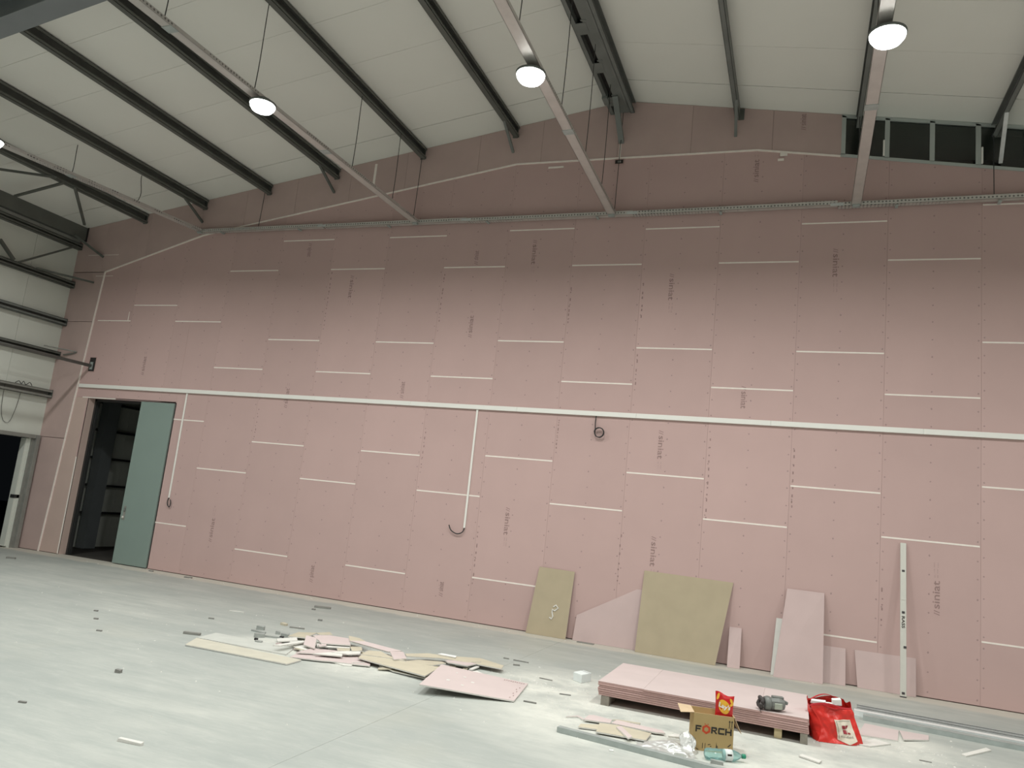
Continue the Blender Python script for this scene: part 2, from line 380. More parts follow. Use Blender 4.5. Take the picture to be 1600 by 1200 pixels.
mb.build('stud_core', 'backing', wb)
BOARDS = []
def board(x0, x1, z0, z1, m='pink', y=0.0):
    e = 0.0009
    poly = clip([(x0 + e, z0 + e), (x0 + e, z1 - e), (x1 - e, z1 - e), (x1 - e, z0 + e)], HAUNCH)
    if len(poly) < 3: return
    xs = [p[0] for p in poly]; zs = [p[1] for p in poly]
    if (max(xs) - min(xs)) < 0.02 or max(zs) - min(zs) < 0.02: return
    o = MB().prism([(p[0], y, p[1]) for p in poly], (0, 0.0205 - y, 0)).build('wall_board', m, wb, origin=((x0 + x1) / 2, y, (z0 + z1) / 2))
    BOARDS.append((x0, x1, z0, z1, o)); return o
def cut_board(x0, x1, z0, z1):
    if x1 <= DX0 or x0 >= DX1 or z0 >= DZ: board(x0, x1, z0, z1); return
    if x0 < DX0: board(x0, DX0, z0, z1)
    if x1 > DX1: board(DX1, x1, z0, z1)
    if z1 > DZ: board(max(x0, DX0), min(x1, DX1), DZ, z1)
JZ = {}
for k in range(-10, 11):
    odd = k % 2 != 0
    j = [0.61, 2.61, 4.605, 6.61] if odd else [2.015, 4.01, 6.005]
    if k == -7: j = [0.894, 2.928, 4.944, 6.9]
    if k == -8: j = [3.26, 5.284]
    if k == -9: j = [3.26, 4.941]
    if k == -1: j = [0.705, 2.695, 4.675, 6.665]
    if k >= 5: j = [0.806, 2.806, 4.794, 6.805] if odd else [2.2, 4.2, 6.2]
    JZ[k] = j
    zs = [0.012] + j + [8.2]
    for a, b in zip(zs[:-1], zs[1:]): cut_board(1.2 * k, 1.2 * k + 1.2, a, b)
    for z in j:
        x0, x1 = 1.2 * k, 1.2 * k + 1.2
        if k == -7 and z < 3: x0 = DX1
        if k == -8 and z < 4 or k == -10: continue
        if k == -9: x0 = -10.56
        if z > line_z(x0) - 0.05 or z > line_z(x1) - 0.05: continue
        MB().box(x0 + 0.01, x1 - 0.012, -0.0025, 0.003, z - 0.011, z + 0.011).build('joint_filler', 'filler', wb)
MB().box(-9.697, -9.68, -0.0025, 0.003, 4.95, 5.14).build('joint_filler', 'filler', wb)

# boxed frame: boards standing 15 mm proud between the plaster seam and the roof / left corner
def frame_board(poly, m='pink_upper'):
    return MB().prism([(p[0], -0.015, p[1]) for p in poly], (0, 0.036, 0)).build('frame_board', m, wb)
seam_x = lambda z: -10.93 + z * 0.33 / 6.03
for a, b in ((0.012, 2.35), (2.36, 4.9), (4.91, 6.02)):
    frame_board([(XL, a), (XL, b), (seam_x(b) - 0.008, b), (seam_x(a) - 0.008, a)], 'pink_upper')
brk = [-10.6, -8.05, -1.19, 2.9]
cols = [XL, -10.74, -9.54, -8.15, -7.05, -5.85, -4.62, -3.42, -1.95, -0.75, 0.62, 1.85, 3.12, 4.14]
for a, b in zip(cols[:-1], cols[1:]):
    a2, b2 = a + 0.002, b - 0.002
    bot = [(x, max(line_z(x), 6.03) if x > -10.6 else 6.03) for x in [a2] + [k for k in brk if a2 < k < b2] + [b2]]
    bot = [(x, z + 0.008) for x, z in bot]
    top = [(b2, roof_z(b2) - 0.004)] + ([(0.7, 8.93)] if a2 < 0.7 < b2 else []) + [(a2, roof_z(a2) - 0.004)]
    frame_board(bot + top)
seam = [(-10.93, 0.0), (-10.76, 3.1), (-10.6, 6.03), (-8.05, 6.79), (-5.3, 7.24), (-1.19, 7.91), (0.85, 7.89), (2.9, 7.87), (4.12, 7.68)]
for a, b in zip(seam[:-1], seam[1:]):
    MB().obox((a[0], -0.012, a[1]), (b[0], -0.012, b[1]), 0.024, 0.026, up=(0, 1, 0)).build('plaster_seam', 'filler', wb)
for (x, z, w, h) in ((-4.10, 7.9, 0.05, 0.42), (-0.45, 7.80, 0.28, 0.035), (0.67, 8.02, 0.03, 0.26), (3.30, 7.77, 0.11, 0.06), (3.26, 7.68, 0.09, 0.04), (-10.6, 5.94, 0.5, 0.012), (-10.75, 6.42, 0.9, 0.012)):
    MB().box(x - w / 2, x + w / 2, -0.0185, -0.012, z - h / 2, z + h / 2).build('plaster_patch', 'filler', wb)
# beige strip with its corner bead between the seam and the door
MB().prism([(-10.90, -0.0025, 0.012), (-10.72, -0.0025, 3.25), (-10.41, -0.0025, 3.25), (-10.41, -0.0025, 0.012)], (0, 0.002, 0)).build('strip_board', 'pink_strip', wb)
MB().box(-10.405, -10.375, -0.006, 0.0, 0.012, 2.0).build('corner_bead', 'filler', wb)
# printing on the boards
TV = text_verts('siniat', bold=0.012)
def board_at(x, z):
    for (x0, x1, z0, z1, o) in BOARDS:
        if x0 <= x <= x1 and z0 <= z <= z1: return o
    return wb
def brand_print(x, ztop, zbot, down, y=-0.0012):
    par = board_at(x, (ztop + zbot) / 2) if y > -0.01 else wb
    L = ztop - zbot; n = min(0.36, L * 0.60); h = 0.085
    s = -1 if down else 1
    z0 = ztop if down else zbot                    # reading starts here
    V = Vector((-s * 1.0, 0, 0))                    # up of the letters
    U = Vector((0, 0, s))
    P = Vector((x, y, z0)) - V * (h / 2)
    mb = MB()
    for k in (0.02, 0.052):                          # the double slash mark ahead of the word
        a = P + U * (0.01 + k)
        mb.add([a, a + U * 0.010, a + U * 0.032 + V * h * 0.8, a + U * 0.022 + V * h * 0.8], [(0, 1, 2, 3)])
    put_text(mb, TV, P + U * 0.115, U * n, V * h)
    mb.build('print', 'print', par)
    mb = MB(); t = 0.115 + n + 0.04                 # the fainter lines that follow it
    while t < L - 0.02:
        l = random.uniform(0.03, 0.07)
        for q in (0.015, 0.055):
            a = P + U * t + V * (q + random.uniform(0, 0.012)); mb.add([a, a + U * l, a + U * l + V * 0.011, a + V * 0.011], [(0, 1, 2, 3)])
        t += l + 0.02
    if mb.v: mb.build('print', 'print_faint', par)
for x, zt, zb, dn in ((-5.34, 6.58, 6.26, 1), (-4.28, 5.91, 5.29, 1), (-0.69, 6.51, 5.90, 1), (-1.735, 5.21, 4.69, 0), (1.70, 5.87, 5.18, 1), (4.11, 6.23, 5.54, 1),
                      (1.71, 3.33, 2.68, 1), (-0.68, 1.915, 1.25, 1), (1.715, 1.71, 1.0, 1), (5.487, 1.74, 1.035, 0), (-2.92, 3.92, 3.56, 0), (-5.355, 3.75, 3.26, 0), (-6.59, 1.29, 0.64, 0),
                      (-1.78, 6.31, 6.02, 0), (2.90, 4.08, 3.65, 1), (-9.02, 4.28, 3.76, 0), (-4.25, 0.55, 0.2, 0), (-1.72, 0.55, 0.3, 0)):
    brand_print(x, zt, zb, dn)
brand_print(3.565, 8.44, 8.12, 0, -0.0165); brand_print(2.896, 7.80, 7.30, 0)
# dashes of the edge stamp along some vertical joints
for x, z0, z1 in ((-2.395, 2.4, 3.08), (1.165, 0.95, 1.72), (-0.005, 2.9, 3.4), (-0.01, 5.0, 5.7), (-1.21, 0.6, 1.5), (1.205, 5.1, 5.7), (1.20, 4.0, 4.5), (2.41, 2.0, 3.2), (3.6, 2.3, 3.2), (-5.99, 2.7, 3.3), (-2.40, 5.0, 5.9), (4.8, 0.9, 1.3), (-4.8, 4.9, 6.0)):
    mb = MB(); z = z0
    while z < z1:
        l = random.uniform(0.015, 0.05); xx = x + random.uniform(-0.005, 0.005) + 0.03
        mb.add([(xx, -0.001, z), (xx + 0.018, -0.001, z), (xx + 0.018, -0.001, z + l), (xx, -0.001, z + l)], [(0, 1, 2, 3)]); z += l + random.uniform(0.02, 0.12)
    mb.build('edge_stamp', 'print', board_at(x + 0.04, (z0 + z1) / 2))

# wall openings: thin near-black plates painted as the shade inside
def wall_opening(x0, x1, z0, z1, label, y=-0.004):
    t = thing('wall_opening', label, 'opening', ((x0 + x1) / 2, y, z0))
    MB().box(x0, x1, y, y + 0.006, z0, z1).build('recess_shade', 'dark', t)
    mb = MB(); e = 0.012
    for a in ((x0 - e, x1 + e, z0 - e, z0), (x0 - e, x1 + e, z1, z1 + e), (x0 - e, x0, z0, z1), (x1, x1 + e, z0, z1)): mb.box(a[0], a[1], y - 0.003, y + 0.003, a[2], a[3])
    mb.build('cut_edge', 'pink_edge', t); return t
wo = wall_opening(-10.54, -10.37, 3.82, 4.12, 'dark rectangular hole in the pink wall where the grey tube enters')
MB().box(-10.50, -10.43, -0.02, 0.0, 3.86, 4.02).build('clamp', 'galv_dull', wo)
wo = wall_opening(0.60, 0.74, 7.79, 7.86, 'small black hole in the pink gable below the ridge', -0.017)
MB().box(0.645, 0.70, -0.022, -0.014, 7.81, 7.845).build('clamp', 'metalframe', wo)

# upper window band
w1 = struct('window_1', (5, 0, 7.6), 'sloping band of dark windows high in the pink gable')
wl = lambda x: line_z(x) - 0.0
mull = [(4.155, 0.06), (4.76, 0.065), (5.36, 0.065), (5.95, 0.065), (6.55, 0.065), (7.15, 0.065), (7.75, 0.065)]
for i, (x, w) in enumerate(mull):
    MB().prism([(x - w / 2, -0.02, wl(x) + 0.03), (x + w / 2, -0.02, wl(x) + 0.02), (x + w / 2, -0.02, roof_z(x + w / 2) - 0.03), (x - w / 2, -0.02, roof_z(x - w / 2) - 0.02)], (0, 0.08, 0)).build('mullion', 'winframe', w1)
for lo in (True, False):
    f = (lambda x: wl(x) - 0.01) if lo else (lambda x: roof_z(x) - 0.05)
    MB().prism([(4.12, -0.02, f(4.12)), (7.8, -0.02, f(7.8)), (7.8, -0.02, f(7.8) + 0.045), (4.12, -0.02, f(4.12) + 0.045)], (0, 0.08, 0)).build('frame_rail', 'winframe', w1)
for (a, b) in zip(mull[:-1], mull[1:]):
    xa, xb = a[0] + 0.03, b[0] - 0.03
    MB().prism([(xa, 0.012, wl(xa) + 0.03), (xb, 0.012, wl(xb) + 0.03), (xb, 0.012, roof_z(xb) - 0.05), (xa, 0.012, roof_z(xa) - 0.05)], (0, 0.008, 0)).build('pane', 'glass', w1)
for x in (4.715, 5.995):
    MB().box(x - 0.012, x + 0.012, -0.045, -0.005, wl(x) + 0.05, wl(x) + 0.30).build('window_handle', 'white', w1, bevel=0.004)
wn = struct('wall_right', (XR, 0, 0)); MB().box(XR, XR + 0.2, -22, 7.2, 0, roof_z(XR) + 0.1).build('wall_panel', 'wallpanel', wn)
wn = struct('wall_front', (0, -22, 0)); MB().prism([(XL, -22, 0), (XR, -22, 0), (XR, -22, roof_z(XR)), (0.7, -22, 8.94), (XL, -22, roof_z(XL))], (0, -0.2, 0)).build('wall_panel', 'wallpanel', wn)
wn = struct('wall_neighbour', (0, 7.2, 0)); MB().prism([(XL, 7.2, 0), (XR, 7.2, 0), (XR, 7.2, roof_z(XR)), (0.7, 7.2, 8.94), (XL, 7.2, roof_z(XL))], (0, 0.2, 0)).build('wall_panel', 'wallpanel', wn)

# left wall: sandwich panels, opening in the corner
wlft = struct('wall_left', (XL, 0, 0))
OY0, OY1, OZ = -2.6, -0.25, 2.29
ys = [7.2, 6.2, 5.2, 4.2, 3.2, 2.2, 1.1, 0.05, -1.0, -2.05] + [-3.1 - 1.05 * k for k in range(19)]
for a, b in zip(ys[:-1], ys[1:]):
    y1, y0 = a - 0.003, b + 0.003
    if y1 < OY0 or y0 > OY1: MB().box(XL - 0.12, XL, y0, y1, 0, roof_z(XL) + 0.05).build('wall_panel', 'wallpanel', wlft)
    else:
        MB().box(XL - 0.12, XL, y0, y1, OZ, roof_z(XL) + 0.05).build('wall_panel', 'wallpanel', wlft)
        if y1 > OY1: MB().box(XL - 0.12, XL, OY1, y1, 0, OZ).build('wall_panel', 'wallpanel', wlft)
        if y0 < OY0: MB().box(XL - 0.12, XL, y0, OY0, 0, OZ).build('wall_panel', 'wallpanel', wlft)
d2 = struct('door_2', (XL, -0.3, 0), 'open doorway to the night at the left edge with a grey steel frame')
MB().box(XL - 0.02, XL + 0.10, -0.145, -0.06, 0, OZ + 0.08).build('door_frame', 'metalframe', d2, bevel=0.005)
MB().box(XL - 0.02, XL + 0.08, OY0 - 0.1, -0.145, OZ, OZ + 0.08).build('door_frame', 'metalframe', d2, bevel=0.005)
MB().box(XL - 0.12, XL + 0.03, -0.20, -0.145, 0, OZ).build('door_frame', 'metalframe', d2)
MB().box(XL - 0.16, XL - 0.01, -0.30, -0.20, 0.03, OZ - 0.01).build('reveal', 'wallpanel', d2)
MB().box(XL - 0.12, XL + 0.0, -0.31, -0.195, 1.02, 1.09).build('lock_case', 'doorframe', d2)

# door in the pink wall
d1 = struct('door_1', (-9.2, 0, 0), 'tall doorway in the pink wall, grey-green leaf covering its right part')
MB().box(DX0 - 0.02, DX0, 0.0, 0.16, 0, DZ).build('jamb_lining', 'pink_strip', d1)
MB().box(DX1, DX1 + 0.02, 0.0, 0.16, 0, DZ).build('jamb_lining', 'pink', d1)
MB().box(DX0, DX1, 0.0, 0.16, DZ, DZ + 0.02).build('jamb_lining', 'pink', d1)
MB().box(DX0, DX0 + 0.05, 0.16, 0.24, 0, DZ).build('door_frame', 'doorframe', d1)
MB().box(DX0, DX1, 0.16, 0.24, DZ - 0.05, DZ + 0.02).build('door_frame', 'doorframe', d1)
MB().box(DX0 + 0.05, DX0 + 0.065, 0.19, 0.25, 0, DZ - 0.05).build('door_seal', 'doorframe', d1)
leaf = MB().box(-8.868, DX1 - 0.006, -0.03, 0.025, 0.015, DZ - 0.015).build('door_leaf', 'door', d1, bevel=0.004)
MB().box(-8.80, -8.745, -0.038, -0.03, 0.86, 1.13).build('lock_plate', 'metalframe', leaf, bevel=0.004)
MB().lathe([(0, 0.024), (0.012, 0.026), (0.016, 0.012)], (-8.79, -0.038, 0.91), (0, -1, 0), 14).build('lock_knob', 'lvl', leaf, True)
MB().box(-8.785, -8.75, -0.06, -0.038, 1.03, 1.10).build('pull', 'toolgrey', leaf, bevel=0.006)

# ------------------------------------------------------------------ steelwork
def cee(mb, a, b, web, fl_, lip, openx):           # C section: web vertical, flanges towards openx (+1 / -1), running along Y
    t = 0.006; (x, y0, z0), (x1, y1, z1) = a, b
    def strip(u0, u1, w0, w1):
        mb.hexa([(x + u0, y0, z0 + w0), (x + u1, y0, z0 + w0), (x1 + u1, y1, z1 + w0), (x1 + u0, y1, z1 + w0), (x + u0, y0, z0 + w1), (x + u1, y0, z0 + w1), (x1 + u1, y1, z1 + w1), (x1 + u0, y1, z1 + w1)])
    s = openx
    strip(min(0, s * t), max(0, s * t), 0, web)
    strip(min(0, s * fl_), max(0, s * fl_), 0, t); strip(min(0, s * fl_), max(0, s * fl_), web - t, web)
    strip(min(s * (fl_ - t), s * fl_), max(s * (fl_ - t), s * fl_), 0, lip); strip(min(s * (fl_ - t), s * fl_), max(s * (fl_ - t), s * fl_), web - lip, web)
WEB = 0.20
ordinal = ['', 'first', 'second', 'third', 'fourth', 'fifth', 'sixth']
PUR = [(-9.70, 'charcoal purlin nearest the left eave, above the truss-like bracing rods'), (-8.11, 'charcoal purlin above the leftmost cable tray, second from the eave'),
       (-6.52, 'charcoal purlin third from the left eave, ending left of the second tray'), (-4.95, 'charcoal purlin running close beside the second hanging tray'),
       (-3.10, 'charcoal purlin with two hanging wires, left of the ridge bay'), (-1.27, 'charcoal purlin between the second tray and the bright middle lamp'),
       (2.57, 'grey purlin just right of the ridge beam, crossing bare roof sheets'), (4.36, 'grey purlin directly above the rightmost cable tray'), (6.15, 'dark purlin in the upper right corner above the window band')]
for x, lab in PUR:
    left = x < 0.7
    zt = roof_z(x + (0.0 if left else 0)) - 0.005
    t = thing('roof_purlin', lab, 'purlin', (x, -11, zt - WEB), 'roof purlins')
    mb = MB(); xx = x - 0.03 if left else x + 0.03
    cee(mb, (xx, -20.0, zt - WEB - (0.008 if left else 0.006)), (xx, -0.02, zt - WEB - (0.008 if left else 0.006)), WEB, 0.095 if left else 0.07, 0.045 if left else 0.02, 1 if left else -1)
    mb.build('channel', 'steel' if left else 'steel_mid', t)
    MB().box(xx - 0.02, xx + 0.07, -0.035, -0.016, zt - WEB - 0.015, zt - 0.03).build('end_cleat', 'steel', t)
# ridge beam: two channels back to back bridged by slotted plates
t = thing('ridge_beam', 'double ridge beam with slotted plates along its underside', 'beam', (0.66, -11, 8.7))
mb = MB(); cee(mb, (0.52, -20, 8.70), (0.52, -0.02, 8.70), 0.20, 0.07, 0.02, -1); cee(mb, (0.80, -20, 8.70), (0.80, -0.02, 8.70), 0.20, 0.07, 0.02, 1); mb.build('channel', 'steel_mid', t)
mb = MB(); mb.box(0.62, 0.80, -20, -0.05, 8.702, 8.71); mb.build('cover_strip', 'steel_mid', t)
MB().box(0.50, 0.82, -20, -0.05, 8.80, 8.81).build('slot_shade', 'dark', t)  # near-black sheet added for the shade inside the slots
y = -0.30
while y > -9:
    MB().box(0.50, 0.66, y - 0.26, y, 8.698, 8.707).build('tie_plate', 'steel_mid', t)
    MB().box(0.60, 0.68, y - 0.33, y - 0.30, 8.697, 8.707).build('tie_plate', 'steel_mid', t); y -= 0.98
MB().box(0.44, 0.53, -0.62, -0.40, 8.66, 8.74).build('end_cleat', 'steel_mid', t)
# eave beam, girts on the left wall
def girt(name, z, lab, h=0.16, y1=-0.03, m='steel', gap=None, x=XL):
    t = thing(name, lab, 'girt', (x, -10, z), 'girts on the left wall')
    mb = MB(); d = 0.13
    mb.box(x, x + d, -20, y1, z + h - 0.008, z + h); mb.box(x + 0.0, x + d, -20, y1, z, z + 0.008)
    mb.box(x + d - 0.008, x + d, -20, y1, z, z + 0.05); mb.box(x + d - 0.008, x + d, -20, y1, z + h - 0.05, z + h); mb.box(x, x + 0.008, -20, y1, z, z + h)
    mb.build('channel', m, t); MB().box(x - 0.0, x + d + 0.005, y1 - 0.002, y1 + 0.006, z - 0.005, z + h + 0.005).build('end_plate', 'steel', t); return t
t = thing('eave_beam', 'heavy dark eave beam meeting the roof at the left wall', 'beam', (-11.4, -10, 6.9))
MB().box(-11.49, -11.37, -20, -0.03, 6.77, 7.06).build('channel', 'steel', t)
MB().box(-11.50, -11.33, -0.03, -0.018, 6.74, 7.08).build('end_plate', 'dark', t)
t = girt('wall_girt', 6.55, 'uppermost wall girt, just below the dark eave beam', 0.13)
girt('wall_girt', 5.66, 'second wall girt from the top, with strut to the pink wall', 0.14)
girt('wall_girt', 4.80, 'third wall girt from the top on the left wall', 0.15, m='steel_mid')
girt('wall_girt', 4.07, 'fourth wall girt from the top, just above the long grey tube', 0.14)
girt('wall_girt', 3.19, 'lowest wall girt, above the dark doorway, loose wires on it', 0.17, m='metalframe')
for z, nm in ((0.76, 'lowest'), (1.39, 'second lowest'), (2.02, 'third lowest'), (2.66, 'fourth lowest'), (3.3, 'fifth lowest'), (4.1, 'topmost')):
    tag(MB().box(XL, XL + 0.10, 0.3, 7.1, z, z + 0.05).build('wall_girt', 'doorframe'), nm + ' thin dark girt seen through the pink wall doorway', 'girt', 'girts in the neighbouring bay')
tag(MB().box(-11.45, -11.22, 1.30, 1.62, 0, 6.9).build('steel_column', 'rafter'), 'dark steel column in the next bay, seen through the doorway', 'column')
# next portal frame: rafter below the purlins
t = thing('portal_rafter', 'big blue-grey rafter of the next portal frame, upper left corner', 'beam', (0.7, -5.87, 8.2))
for (x0, x1) in ((-10.98, 0.7), (0.7, 12.8)):
    P = lambda x, d: (x, 0, roof_z(x) - d)
    for nm, d0, d1, w in (('bottom_flange', 0.585, 0.60, 0.29), ('top_flange', 0.215, 0.23, 0.29), ('web', 0.23, 0.585, 0.012)):
        a, b = P(x0, d1), P(x1, d1); a2, b2 = P(x0, d0), P(x1, d0); y0, y1 = -5.87 - w / 2, -5.87 + w / 2
        MB().hexa([(a[0], y0, a[2]), (b[0], y0, b[2]), (b[0], y1, b[2]), (a[0], y1, a[2]), (a2[0], y0, a2[2]), (b2[0], y0, b2[2]), (b2[0], y1, b2[2]), (a2[0], y1, a2[2])]).build(nm, 'rafter', t)
t = thing('steel_column', 'blue-grey column of the next portal frame on the left wall', 'column', (-11.3, -5.87, 0))
MB().box(-11.5, -11.485, -6.0, -5.74, 0, 6.9).build('flange', 'rafter', t); MB().box(-11.02, -11.005, -6.0, -5.74, 0, 6.5).build('flange', 'rafter', t); MB().box(-11.485, -11.02, -5.876, -5.864, 0, 6.5).build('web', 'rafter', t)
# braces
def bar(name, a, b, w, h, m, lab, cat='brace', group=None):
    return tag(MB().obox(a, b, w, h).build(name, m), lab, cat, group)
for x, lab in ((-8.11, 'short brace from the purlin above the leftmost tray to the pink gable'), (-4.95, 'short dark brace between the second tray and the pink gable'),
               (-1.27, 'short grey brace left of the bright middle lamp tray'), (2.57, 'short grey brace right of the ridge beam')):
    z = roof_z(x) - 0.19
    bar('flange_brace', (x + (0.0 if x < 0.7 else 0.02), -0.62, z), (x - 0.02, -0.005, z - 0.30), 0.045, 0.035, 'steel' if x < -4 else 'steel_mid', lab, 'brace', 'flange braces to the gable')
bar('flange_brace', (0.66, -0.60, 8.70), (0.68, -0.005, 8.17), 0.09, 0.05, 'steel_mid', 'broad grey brace under the end of the ridge beam', 'brace', 'flange braces to the gable')
bar('flange_brace', (6.15, -0.7, roof_z(6.15) - 0.2), (6.22, -0.03, 7.42), 0.05, 0.04, 'galv', 'pale brace in front of the window band at the right edge', 'brace', 'flange braces to the gable')
bar('flange_brace', (-11.35, -0.30, 6.78), (-10.73, -0.016, 6.37), 0.07, 0.05, 'steel', 'dark brace from the eave beam into the pink wall', 'brace')
# roof bracing near the left eave (lies just under the roof sheets)
R_ = lambda x, y, d=0.24: (x, y, roof_z(x) - d)
bar('bracing_bar', R_(-9.586, -1.86), R_(-10.81, -0.56), 0.05, 0.035, 'steel', 'slanting bar from the first purlin towards the gable corner')
bar('bracing_bar', R_(-9.62, -2.08), R_(-10.90, -2.075), 0.05, 0.035, 'steel', 'slanting bar from the first purlin down to the eave beam')
bar('bracing_bar', R_(-9.55, -2.29), R_(-10.75, -3.5), 0.05, 0.035, 'steel', 'bar running from the first purlin to the left frame edge')
bar('bracing_bar', (-11.38, -1.38, 5.79), (-11.38, -0.27, 6.53), 0.05, 0.035, 'steel', 'slanting bar between the two upper wall girts')
bar('bracing_bar', (-11.38, -1.50, 5.80), (-11.38, -1.86, 6.1), 0.07, 0.05, 'steel', 'short slanting bar at the left edge above the second girt')
bar('bracing_bar', (-11.40, -0.98, 5.80), (-10.87, -0.018, 5.79), 0.045, 0.035, 'steel', 'strut from the second girt into the pink wall')
bar('bracing_bar', (-11.40, -0.46, 4.26), (-10.95, -0.020, 4.225), 0.06, 0.02, 'metalframe', 'flat strut from the fourth girt to the pink wall')
bar('bracing_bar', (-11.28, -0.06, 4.145), (-10.97, -0.020, 4.205), 0.05, 0.02, 'metalframe', 'short tie at the end of the flat strut')
tag(MB().tube([(-10.475, -0.01, 3.94), (-10.475, -20, 3.94)], 0.035, 12).build('strut_tube', 'steel_mid', smooth=True), 'long grey tube along the left wall ending in the hole', 'tube')

# ------------------------------------------------------------------ cable trays, wires, lamps
TRAYS = [((-8.02, 6.83), (-8.62, 6.72, -5.5), 'leftmost hanging cable tray, lamp at the left frame edge'), ((-3.02, 6.83), (-3.19, 6.83, -6.4), 'second hanging cable tray from the left, with its lamp'),
         ((0.645, 6.83), (0.745, 6.83, -5.56), 'hanging cable tray under the ridge, left of the ridge beam'), ((4.356, 6.83), (4.315, 6.83, -4.79), 'rightmost hanging cable tray, crossing the window band')]
def tray_pt(i, y):
    (xa, za), (xb, zb, yb), _ = TRAYS[i]; f = y / yb; return Vector((xa + (xb - xa) * f, y, za + (zb - za) * f))
def u_tray(mb, a, b, w, h, t=0.004):
    a = Vector(a); b = Vector(b); d = (b - a).normalized(); r = d.cross(Vector((0, 0, 1))).normalized(); u = r.cross(d)
    mb.obox(a + u * t / 2, b + u * t / 2, w, t)
    for s in (-1, 1):
        o = r * s * (w / 2 - t / 2); mb.obox(a + o + u * h / 2, b + o + u * h / 2, t, h)
        o = r * s * (w / 2 - 0.01); mb.obox(a + o + u * h, b + o + u * h, 0.02, t)
for i, tr in enumerate(TRAYS):
    a, b = tray_pt(i, -0.15), tray_pt(i, -20.0)
    t = thing('cable_tray', tr[2], 'cable tray', a, 'hanging cable trays')
    y = 0.0; e = [-0.15, -2.9, -5.9, -8.9, -11.9, -14.9, -20]
    for p, q in zip(e[:-1], e[1:]):
        mb = MB(); u_tray(mb, tray_pt(i, p), tray_pt(i, q + 0.004), 0.135, 0.05); mb.build('tray_length', 'tray', t)
        c = tray_pt(i, q); mb = MB(); mb.box(c.x - 0.073, c.x + 0.073, c.y - 0.06, c.y + 0.06, c.z - 0.006, c.z + 0.0); mb.build('joint_plate', 'galv_dull', t)
    c = tray_pt(i, -0.15); MB().box(c.x - 0.05, c.x + 0.05, -0.16, -0.10, c.z - 0.035, c.z - 0.005).build('end_clip', 'galv_dull', t)
t = thing('cable_tray', 'perforated cable tray fixed along the pink wall below the gable', 'cable tray', (-0.5, -0.06, 6.82))
for a, b in ((-8.08, -5.05), (-5.0, -2.0), (-1.99, 1.0), (1.01, 4.1), (4.11, 7.2), (7.21, 10.2)):
    mb = MB(); u_tray(mb, (a, -0.08, 6.815), (b, -0.08, 6.845 if a > 0 else 6.825), 0.10, 0.065); mb.build('tray_length', 'tray', t)
    MB().box(b - 0.10, b + 0.08, -0.136, -0.130, 6.825, 6.87).build('joint_plate', 'galv', t)
for x in (-7.5, -5.6, -3.6, -1.6, 0.4, 2.4, 4.9, 6.2): MB().box(x - 0.02, x + 0.02, -0.12, -0.02, 6.795, 6.812).build('wall_bracket', 'galv_dull', t)
def wire(i, y, top=None, lab='', slack=0.0):
    p = tray_pt(i, y); px = p.x; pts = []
    z1 = (roof_z(px) - 0.18) if top is None else top
    for k in range(9):
        f = k / 8; pts.append((px + 0.0 + slack * math.sin(f * math.pi) * 0.12, y + slack * math.sin(2 * f * math.pi) * 0.05, p.z + 0.03 + (z1 - p.z - 0.03) * f))
    tag(MB().tube(pts, 0.006, 6).build('hanger_wire', 'wire'), lab, 'wire', 'hanger wires of the cable trays')
for i, ylist in ((0, (-1.62, -2.9, -5.0)), (1, (-0.98, -2.22, -4.5, -6.0)), (2, (-0.95, -2.02, -3.3, -5.0)), (3, (-0.35, -3.4))):
    nm = ('leftmost', 'second', 'ridge', 'rightmost')[i]
    for j, y in enumerate(ylist):
        wire(i, y, lab='thin hanger wire of the %s cable tray, %s from the pink wall' % (nm, ('nearest', 'second', 'third', 'fourth')[j]), slack=0.45 if i == 0 and j == 0 else 0.08, top=8.69 if i == 2 else None)
for x, z1, lab in ((-6.6, 7.66, 'left end below the third purlin'), (-3.1, 8.2, 'beside the second tray'), (0.68, 8.7, 'below the ridge beam'), (6.13, 7.87, 'in front of the window band')):
    tag(MB().tube([(x, -0.09, 6.85), (x, -0.07, (6.85 + z1) / 2), (x, -0.06, z1)], 0.006, 6).build('hanger_wire', 'wire'), 'thin hanger wire of the wall tray, ' + lab, 'wire', 'hanger wires of the cable trays')

LLAB = {(-8.2, -4.4): 'lit high-bay lamp under the leftmost tray, cut by the frame', (-3.10, -4.4): 'lit high-bay lamp under the second tray from the left',
        (0.69, -4.4): 'lit high-bay lamp under the ridge tray', (4.35, -4.4): 'lit high-bay lamp under the rightmost tray above the windows'}
def make_lamp(x, y, lab, z=6.70):
    t = thing('high_bay_lamp', lab, 'lamp', (x, y, z - 0.03), 'high-bay lamps in rows')
    MB().lathe([(0.03, 0.17), (0.055, 0.175), (0.06, 0.12), (0.105, 0.10), (0.11, 0.03)], (x, y, z), (0, 0, 1), 24).build('housing', 'steel_mid', t, True)
    MB().lathe([(-0.075, 0.02), (-0.065, 0.08), (-0.04, 0.13), (0.0, 0.158), (0.03, 0.165)], (x, y, z), (0, 0, 1), 24).build('lens', 'lens', t, True)
    MB().box(x - 0.012, x + 0.012, y - 0.004, y + 0.004, z + 0.105, z + 0.128).build('hook', 'galv_dull', t)
    ld = bpy.data.lights.new('lamp_light', 'AREA'); ld.shape = 'DISK'; ld.size = 0.34; ld.energy = LAMP_W; ld.color = LAMP_COL; ld.spread = math.radians(164)
    lo = bpy.data.objects.new('lamp_light', ld); COL.objects.link(lo); lo.parent = t; lo.location = (0, 0, -0.055)
